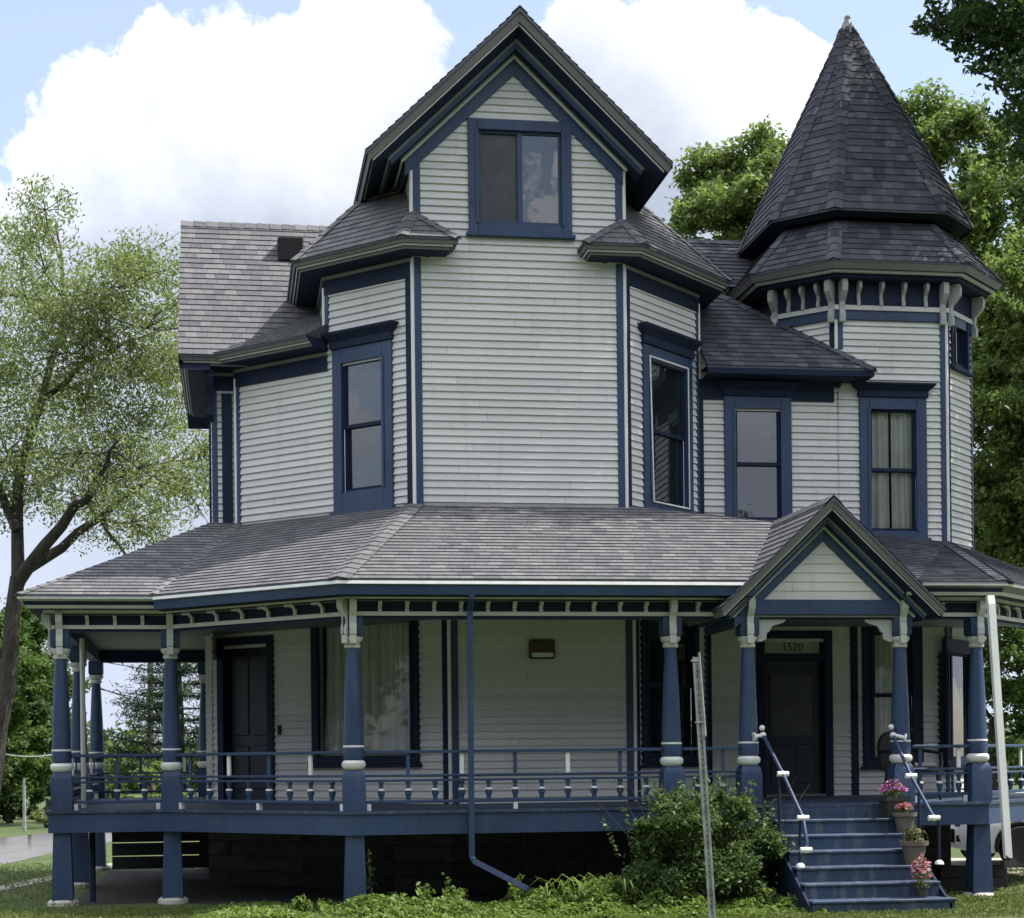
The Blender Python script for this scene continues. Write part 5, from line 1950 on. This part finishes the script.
# weeds climbing at the porch post
wd = thing('weed', 'thin leafy weed climbing beside the porch post above the ground cover', 'plant', (onY(368, 900, yP - .1).x, yP - .1, 0))
mb = MB(); mb.tube([V((0, 0, 0)), V((.03, 0, .4)), V((.02, 0, .75))], [.008, .006, .003], 'barkdark', 5); mb.build('stem', wd)
s_ = np.linspace(0, 1, 60)
link('foliage', leafmesh('foliage', np.stack([.03 * np.sin(s_ * 3) + rg.normal(size=60) * .035, rg.normal(size=60) * .03, s_ * .78], 1), .06, M['leaf_bush'], 74), wd)

# ------------------------------------------------------------------ flower pots on the steps
def pot(label, x, y, z, r, h, m, name='flower_pot', square=False, plant='leaf_mid', flowers=None, ph=.18, pr=.16, seed=1, nleaf=160, cat='flower pot'):
    t = thing(name, label, cat, (x, y, z), 0, 'flower pots down the side of the steps')
    mb = MB()
    if square:
        rg_ = lambda a, zz: [V((-a, -a, zz)), V((a, -a, zz)), V((a, a, zz)), V((-a, a, zz))]
        mb.loft([rg_(r * .8, 0), rg_(r * .95, h * .8), rg_(r * 1.08, h * .8), rg_(r * 1.08, h), rg_(r * .95, h), rg_(r * .9, h * .85)], m, True)
        mb.face(rg_(r * .8, 0), m); mb.face(rg_(r * .9, h * .86), 'dirt')
    else:
        mb.lathe([(r * .62, 0), (r * .9, h * .8), (r * 1.05, h * .82), (r * 1.08, h), (r * .95, h), (r * .9, h * .86), (0, h * .86)], 20, [m] * 5 + ['dirt'])
    mb.build('pot', t, not square)
    rgp = np.random.default_rng(seed)
    n = nleaf
    p = rgp.normal(size=(n, 3)); p /= np.linalg.norm(p, axis=1)[:, None]
    p *= (rgp.random(n) ** .5)[:, None]
    p = p * np.array([pr, pr, ph]) + np.array([0, 0, h + ph * .45])
    p[:, 2] = np.maximum(p[:, 2], h * .9)
    link('foliage', leafmesh('foliage', p, .06, M[plant], seed, wide=.4), t)
    if flowers:
        k = 90
        q = rgp.normal(size=(k, 3)); q /= np.linalg.norm(q, axis=1)[:, None]; q[:, 2] = np.abs(q[:, 2])
        q = q * np.array([pr * 1.02, pr * 1.02, ph]) * (.75 + .3 * rgp.random(k))[:, None] + np.array([0, 0, h + ph * .4])
        link('flower', leafmesh('flower', q, .055, M[flowers], seed + 5, wide=.8, up_bias=.8), t)
    return t


M['pink'] = leaf_mat('magenta_petals', (.42, .05, .32), (.72, .30, .66), .3)
M['rose'] = leaf_mat('pink_petals', (.42, .05, .12), (.66, .40, .46), .3)
M['potgrey'] = plain('grey_pot', (.12, .105, .095), .7)
M['potdark'] = plain('dark_green_pot', (.03, .035, .03), .6)
M['terracotta'] = plain('clay_pot', (.115, .095, .08), .75)
M['drygrass'] = leaf_mat('dry_leaves', (.07, .08, .025), (.16, .15, .06), .3)


def stepz(i): return DECK - rise * i
def stepy(i): return y0 - run * i + run * .5
potx = lambda px, i: onY(px, 850, stepy(i)).x
pot('dark square planter with magenta petunias on the highest step', potx(894, 1), stepy(1), stepz(1), .145, .27, 'potdark', 'flower_pot', True, 'leaf_mid', 'pink', .15, .17, 81)
pot('grey tapered pot with a small pink bloom, second from the top', potx(905, 2), stepy(2), stepz(2), .145, .25, 'potgrey', 'flower_pot', False, 'leaf_mid', 'rose', .09, .11, 82, 60)
pot('clay pot with dry yellowish green growth below the grey pot', potx(914, 4), stepy(4), stepz(4), .165, .28, 'terracotta', 'flower_pot', False, 'drygrass', None, .14, .17, 83, 220)
pot('small dark pot with rose pink flowers on long stems, lowest on the steps', potx(921, 6), stepy(6), stepz(6), .09, .14, 'potdark', 'flower_pot', False, 'drygrass', 'rose', .26, .12, 84, 120)

# ------------------------------------------------------------------ sign post
b0_ = onZ(713, 932, 0); b0_ = atD(713.5, 932, 19.0); b0_.z = -.1
t0_ = atD(696, 657, 19.0)
sp = thing('sign_post', 'bare grey metal sign post leaning in front of the shrub', 'sign post', (b0_.x, b0_.y, 0))
mb = MB()
dv = t0_ - b0_
ax = r_
for (u0, u1, w0, w1) in ((-.04, -.034, 0, .03), (-.034, -.016, .024, .03), (-.016, .016, 0, .006), (.016, .034, .024, .03), (.034, .04, 0, .03)):
    c_ = []
    for z in (0, 1):
        o_ = V((0, 0, -.1)) + dv * z
        c_ += [o_ + ax * u0 - d_ * w0, o_ + ax * u1 - d_ * w0, o_ + ax * u1 - d_ * w1, o_ + ax * u0 - d_ * w1]
    for q in ((0, 1, 2, 3), (4, 5, 6, 7), (0, 1, 5, 4), (1, 2, 6, 5), (2, 3, 7, 6), (3, 0, 4, 7)): mb.face([c_[k] for k in q], 'metal')
mb.build('channel_post', sp)
mb = MB()
for k in range(46):
    p = V((0, 0, -.1)) + dv * (.03 + .94 * k / 45)
    c_ = [p + ax * x_ * .006 - d_ * .0085 + ZU * z_ * .007 for x_, z_ in ((-1, -1), (1, -1), (1, 1), (-1, 1))]
    mb.extr(c_, d_ * .001, 'black')
mb.build('punched_holes', sp)
mb = MB()
tpz = V((0, 0, -.1)) + dv
mb.tube([tpz * .72 + ax * .045 - d_ * .035 + V((0, 0, -.03)), tpz + ax * .03 - d_ * .035 + ZU * .05], .012, 'metal', 6)
for f_ in (.985, .76):
    mb.tube([tpz * f_ - ax * .06 - d_ * .035, tpz * f_ + ax * .03 - d_ * .035], .009, 'metal', 6)
mb.build('bolt_bar', sp)

# ------------------------------------------------------------------ dark chair on the porch, planter box by the drive
cc = onY(912, 790, yP + 1.0)
ch = thing('patio_chair', 'black rounded patio chair behind the railing right of the steps', 'chair', (cc.x, yP + 1.0, DECK), .5)
mb = MB(); mb.bbox((-.28, -.26, .36), (.28, .26, .44), 'black', None, .03); mb.build('seat', ch)
mb = MB()
arch = [V((-.31, .25, .40))] + [V((-.31 * math.cos(math.pi * k / 14), .27 + .05 * math.sin(math.pi * k / 14), .52 + .40 * math.sin(math.pi * k / 14) ** .6)) for k in range(1, 14)] + [V((.31, .25, .40))]
mb.extr(arch, (0, .06, .01), 'black'); mb.build('backrest', ch)
for s_ in (-1, 1):
    mb = MB(); mb.tube([V((s_ * .3, .26, .66)), V((s_ * .31, 0, .66)), V((s_ * .3, -.26, .62)), V((s_ * .28, -.26, .4))], .025, 'black', 8); mb.build('armrest', ch, True)
    for y_ in (-.22, .22):
        mb = MB(); mb.tube([V((s_ * .25, y_, .37)), V((s_ * .28, y_ * 1.15, 0))], .02, 'black', 8); mb.build('leg', ch)
M['cushion'] = plain('grey_cushion', (.3, .3, .29), .9)
mb = MB(); mb.bbox((-.24, -.24, .44), (.24, .2, .5), 'cushion', None, .03); mb.build('cushion', ch)

pbx0 = onZ(946, 893, 0); pbx1 = onZ(1002, 890, 0)
tb_ = thing('planter_box', 'low black wooden box standing by the drive behind the porch post', 'box', ((pbx0.x + pbx1.x) / 2, (pbx0.y + pbx1.y) / 2 + .2, 0))
W_ = (pbx1 - pbx0).length / 2
mb = MB()
for i in range(2):
    for y_ in (-.2, .17):
        mb.bbox((-W_, y_, .04 + i * .15), (W_, y_ + .03, .18 + i * .15), 'black')
    for x_ in (-W_, W_ - .03):
        mb.bbox((x_, -.169, .04 + i * .15), (x_ + .03, .169, .18 + i * .15), 'black')
mb.build('side_boards', tb_)
mb = MB(); mb.face([V((-W_ + .03, -.169, .28)), V((W_ - .03, -.169, .28)), V((W_ - .03, .169, .28)), V((-W_ + .03, .169, .28))], 'dirt'); mb.build('soil', tb_)

# ------------------------------------------------------------------ white car
M['carpaint'] = plain('white_car_paint', (.78, .79, .80), .25, 0, .03, 2)
M['tyre'] = plain('tyre_rubber', (.015, .015, .016), .85)
M['rim'] = plain('alloy_rim', (.55, .56, .57), .4, .1)
M['carglass'] = glass_mat('car_glass', (.01, .012, .014))
M['lamp'] = plain('headlamp', (.12, .12, .13), .1)
cp = onZ(1003, 864.5, 0)
carx = cp.x
car = thing('parked_car', 'white car parked beyond the right end of the porch, nose to the left', 'car', (carx, cp.y + .15, 0), math.radians(-4))
# body cross-sections from nose (x<0) to tail; front wheel centre at x=0
secs = [(-.92, .42, .62, .55, .70), (-.86, .30, .82, .72, .86), (-.6, .24, .98, .82, .93), (0, .22, 1.05, .88, .95), (.6, .22, 1.10, .9, .95), (1.6, .22, 1.12, .91, .95), (2.7, .24, 1.12, .9, .95), (3.3, .28, 1.08, .86, .92), (3.55, .4, .95, .78, .86)]
mb = MB()
rings = []
for x, zl, zh, wt, wm in secs:
    rings.append([V((x, -wm * .92, zl)), V((x, -wm, zl + .12)), V((x, -wm, (zl + zh) / 2 + .1)), V((x, -wt, zh - .03)), V((x, -wt + .1, zh)), V((x, wt - .1, zh)), V((x, wt, zh - .03)), V((x, wm, (zl + zh) / 2 + .1)), V((x, wm, zl + .12)), V((x, wm * .92, zl))])
mb.loft(rings, 'carpaint', True); mb.face(rings[0], 'carpaint'); mb.face(rings[-1], 'carpaint')
mb.build('body', car, True)
mb = MB()
cab = [(.35, 1.06, .82, 1.07), (1.15, 1.06, .86, 1.58), (1.5, 1.06, .86, 1.66), (2.6, 1.06, .86, 1.64), (3.1, 1.06, .84, 1.5), (3.45, 1.04, .8, 1.06)]
rings = []
for x, z0, w, z1 in cab:
    rings.append([V((x, -w, z0)), V((x, -w * .82, z1 - .05)), V((x, -w * .7, z1)), V((x, w * .7, z1)), V((x, w * .82, z1 - .05)), V((x, w, z0))])
mb.loft(rings, ['carglass', 'carpaint', 'carpaint', 'carpaint', 'carglass'])
mb.build('cabin', car)
for x in (0, 2.65):
    for s_ in (-1, 1):
        wl_ = MB()
        fr4 = lambda p: V((x + p.x, s_ * (.835 + p.z), .335 + p.y))
        wl_.lathe([(.22, .0), (.32, .0), (.335, .03), (.335, .15), (.32, .18), (.22, .17)], 28, 'tyre', fr=fr4)
        wh = wl_.build('wheel', car, True)
        rm = MB()
        rm.lathe([(0, .14), (.05, .15), (.06, .13)], 12, 'rim', fr=fr4)
        for k in range(7):
            a = k * 2 * math.pi / 7
            ca, sa = math.cos(a), math.sin(a)
            rm.extr([fr4(V((ca * rr - sa * ww, sa * rr + ca * ww, .135))) for rr, ww in ((.05, .02), (.215, .03), (.215, -.03), (.05, -.02))], V((0, s_ * .02, 0)), 'rim')
        rm.lathe([(.205, .12), (.205, .155), (.225, .165), (.228, .12)], 28, 'rim', fr=fr4)
        rm.lathe([(0, .06), (.21, .06)], 20, 'tyre', fr=fr4)
        rm.build('rim', wh)
        arc = MB()
        pts_ = [V((x + .39 * math.cos(a), s_ * .955, .335 + .39 * math.sin(a))) for a in np.linspace(-.2, math.pi + .2, 15)]
        arc.tube(pts_, .035, 'black', 6)
        arc.lathe([(0, 0), (.37, 0)], 24, 'black', fr=lambda p: V((x + p.x, s_ * .953, .335 + p.y)))
        arc.build('wheel_arch', car)
for s_ in (-1, 1):
    mb = MB()
    mb.extr([V((-.93, s_ * .56, .66)), V((-.93, s_ * .56, .74)), V((-.62, s_ * .92, .82)), V((-.62, s_ * .945, .70))], V((-.03, s_ * .02, 0)), 'lamp')
    mb.build('headlight', car)
    mb = MB()
    mb.extr([V((-.92, s_ * .6, .42)), V((-.92, s_ * .6, .52)), V((-.78, s_ * .86, .54)), V((-.78, s_ * .86, .42))], V((-.03, s_ * .02, 0)), 'black')
    mb.build('bumper_vent', car)
mb = MB(); mb.bbox((-.97, -.45, .4), (-.9, .45, .62), 'black', None, .02); mb.build('grille', car)

# ------------------------------------------------------------------ poles and wires at the left
def pole(label, px, pt_, D, r, m='barkdark', arm=False):
    p = atD(px, pt_, D)
    t = thing('utility_pole', label, 'utility pole', (p.x, p.y, 0), 0, 'utility poles along the street')
    mb = MB(); mb.tube([V((0, 0, -.1)), V((0, 0, p.z))], [r, r * .75], m, 10); mb.build('shaft', t, True)
    if arm:
        mb = MB(); mb.bbox((-.9, -.05, p.z - .5), (.9, .05, p.z - .4), m); mb.build('crossarm', t)
    return p


pole('slim grey pole standing by the street at the far left', 24, 778, 48, .05, 'metal')
pA = pole('wooden utility pole rising behind the pine', 150, 648, 70, .14, 'bark', True)
GW = 'overhead wires crossing the sky under the porch roof'
for i, (a, b, D, lb) in enumerate((((-20, 648), (190, 708), 60, 'highest overhead wire slanting down towards the pine'), ((60, 672), (230, 722), 64, 'overhead wire slanting across the middle of the gap between porch posts'),
                                   ((-10, 752), (90, 742), 44, 'pale sagging cable left of the corner porch post'), ((70, 655), (240, 672), 66, 'overhead wire nearly level just under the porch ceiling'), ((60, 720), (230, 742), 64, 'lowest overhead wire behind the porch posts'))):
    p0_, p1_ = atD(*a, D), atD(*b, D + 8)
    mb = MB()
    mb.tube([p0_.lerp(p1_, f_) - ZU * .25 * math.sin(f_ * 3.14) for f_ in np.linspace(0, 1, 12)], .018, 'metal' if i == 2 else 'black', 5)
    o = mb.build('overhead_wire'); tag(o, lb, 'wire', GW)

# ------------------------------------------------------------------ sky, sun
SUN = V((.56, -.055, .80)).normalized()
elev = math.asin(SUN.z)
azim = math.atan2(SUN.x, SUN.y)
w = bpy.data.worlds.new('World'); sc.world = w
w.use_nodes = True
nt = w.node_tree
bg = nt.nodes['Background']
out = nt.nodes['World Output']
sky = nt.nodes.new('ShaderNodeTexSky')
sky.sky_type = 'NISHITA'; sky.sun_disc = False
sky.sun_elevation = elev; sky.sun_rotation = azim
sky.air_density = 1.0; sky.dust_density = .6; sky.ozone_density = 1.0
nt.links.new(mixc(nt, .30, sky.outputs[0], (5.6, 6.0, 6.9)), bg.inputs[0])
bg.inputs[1].default_value = .10
# clouds: bright cumulus by direction
tc = nt.nodes.new('ShaderNodeTexCoord')
dirv = tc.outputs['Generated']


def blob(px, py, rad_px, soft=1.0):
    dv = ray(px, py).normalized()
    n = nt.nodes.new('ShaderNodeVectorMath'); n.operation = 'DISTANCE'
    nt.links.new(dirv, n.inputs[0]); n.inputs[1].default_value = dv
    return mth(nt, 'SUBTRACT', 1.0, mth(nt, 'DIVIDE', n.outputs['Value'], rad_px / FPX))


acc = None
for b in ((352, 95, 108), (300, 120, 110), (215, 130, 120), (150, 160, 110), (120, 230, 140), (60, 320, 170), (200, 330, 200), (400, 250, 155), (345, 25, 55), (600, 110, 110), (680, 85, 110), (750, 110, 90), (640, 220, 160), (820, 330, 170), (20, 430, 200), (180, 480, 160), (100, 620, 200), (388, 12, 44), (690, 20, 60), (600, 50, 60), (780, 70, 45), (300, 700, 300), (900, 560, 300)):
    k = blob(*b)
    acc = k if acc is None else mth(nt, 'MAXIMUM', acc, k)
# the rest of the sky (behind the viewer) carries scattered cloud too
nb = noise(nt, 2.2, 5, vec=dirv, rough=.55)
far = blob(512, 300, 900)
elsewhere = mth(nt, 'SUBTRACT', mth(nt, 'MULTIPLY', mth(nt, 'SUBTRACT', nb, .45), 3.0), mth(nt, 'MULTIPLY', mth(nt, 'MAXIMUM', far, 0.0), 4.0))
acc = mth(nt, 'MAXIMUM', acc, elsewhere)
n1 = noise(nt, 20, 9, vec=dirv, rough=.6)
n2 = noise(nt, 5, 3, vec=dirv)
mask = mth(nt, 'ADD', acc, mth(nt, 'MULTIPLY', mth(nt, 'SUBTRACT', n1, .5), 1.5))
mr = nt.nodes.new('ShaderNodeMapRange'); mr.interpolation_type = 'SMOOTHSTEP'
nt.links.new(mask, mr.inputs[0])
mr.inputs[1].default_value = .05; mr.inputs[2].default_value = .19
# lower, thinner parts of the cloud are greyer
sh1 = noise(nt, 6, 6, vec=dirv)
seps = nt.nodes.new('ShaderNodeSeparateXYZ'); nt.links.new(dirv, seps.inputs[0])
shade = nt.nodes.new('ShaderNodeMapRange')
nt.links.new(mth(nt, 'ADD', seps.outputs[2], mth(nt, 'MULTIPLY', mth(nt, 'SUBTRACT', sh1, .5), .5)), shade.inputs[0])
shade.inputs[1].default_value = .23; shade.inputs[2].default_value = .42
ccol = mixc(nt, shade.outputs[0], (.44, .49, .60), (.97, .99, 1.04))
bg2 = nt.nodes.new('ShaderNodeBackground')
nt.links.new(ccol, bg2.inputs[0]); nt.links.new(mth(nt, 'SUBTRACT', .92, mth(nt, 'MULTIPLY', mth(nt, 'MAXIMUM', far, 0.0), .42)), bg2.inputs[1])
mxs = nt.nodes.new('ShaderNodeMixShader')
nt.links.new(mr.outputs[0], mxs.inputs[0])
nt.links.new(bg.outputs[0], mxs.inputs[1]); nt.links.new(bg2.outputs[0], mxs.inputs[2])
nt.links.new(mxs.outputs[0], out.inputs[0])

sl_ = bpy.data.lights.new('sun', 'SUN')
sl_.energy = 3.6; sl_.angle = math.radians(.53); sl_.color = (1, .95, .87)
so = bpy.data.objects.new('sun', sl_); col.objects.link(so)
so.rotation_euler = (-SUN).to_track_quat('-Z', 'Y').to_euler()
so.location = (10, 0, 30)

# ------------------------------------------------------------------ camera object
cam = bpy.data.cameras.new('camera')
cam.sensor_fit = 'HORIZONTAL'; cam.sensor_width = 36
cam.lens = 36 * FPX / 1024
cam.shift_y = (HOR - 459) / 1024
cam.clip_end = 2000; cam.clip_start = .1
co = bpy.data.objects.new('camera', cam); col.objects.link(co)
X = r_ * math.cos(RHO) - ZU * math.sin(RHO)
Yv = r_ * math.sin(RHO) + ZU * math.cos(RHO)
Zc = -d_
co.matrix_world = Matrix(((X.x, Yv.x, Zc.x, CAM.x), (X.y, Yv.y, Zc.y, CAM.y), (X.z, Yv.z, Zc.z, CAM.z), (0, 0, 0, 1)))
sc.camera = co
sc.view_settings.view_transform = 'Standard'
sc.view_settings.look = 'None'
sc.view_settings.exposure = 1.12
sc.view_settings.gamma = 1.0
sc.cycles.max_bounces = 8
sc.cycles.transparent_max_bounces = 12
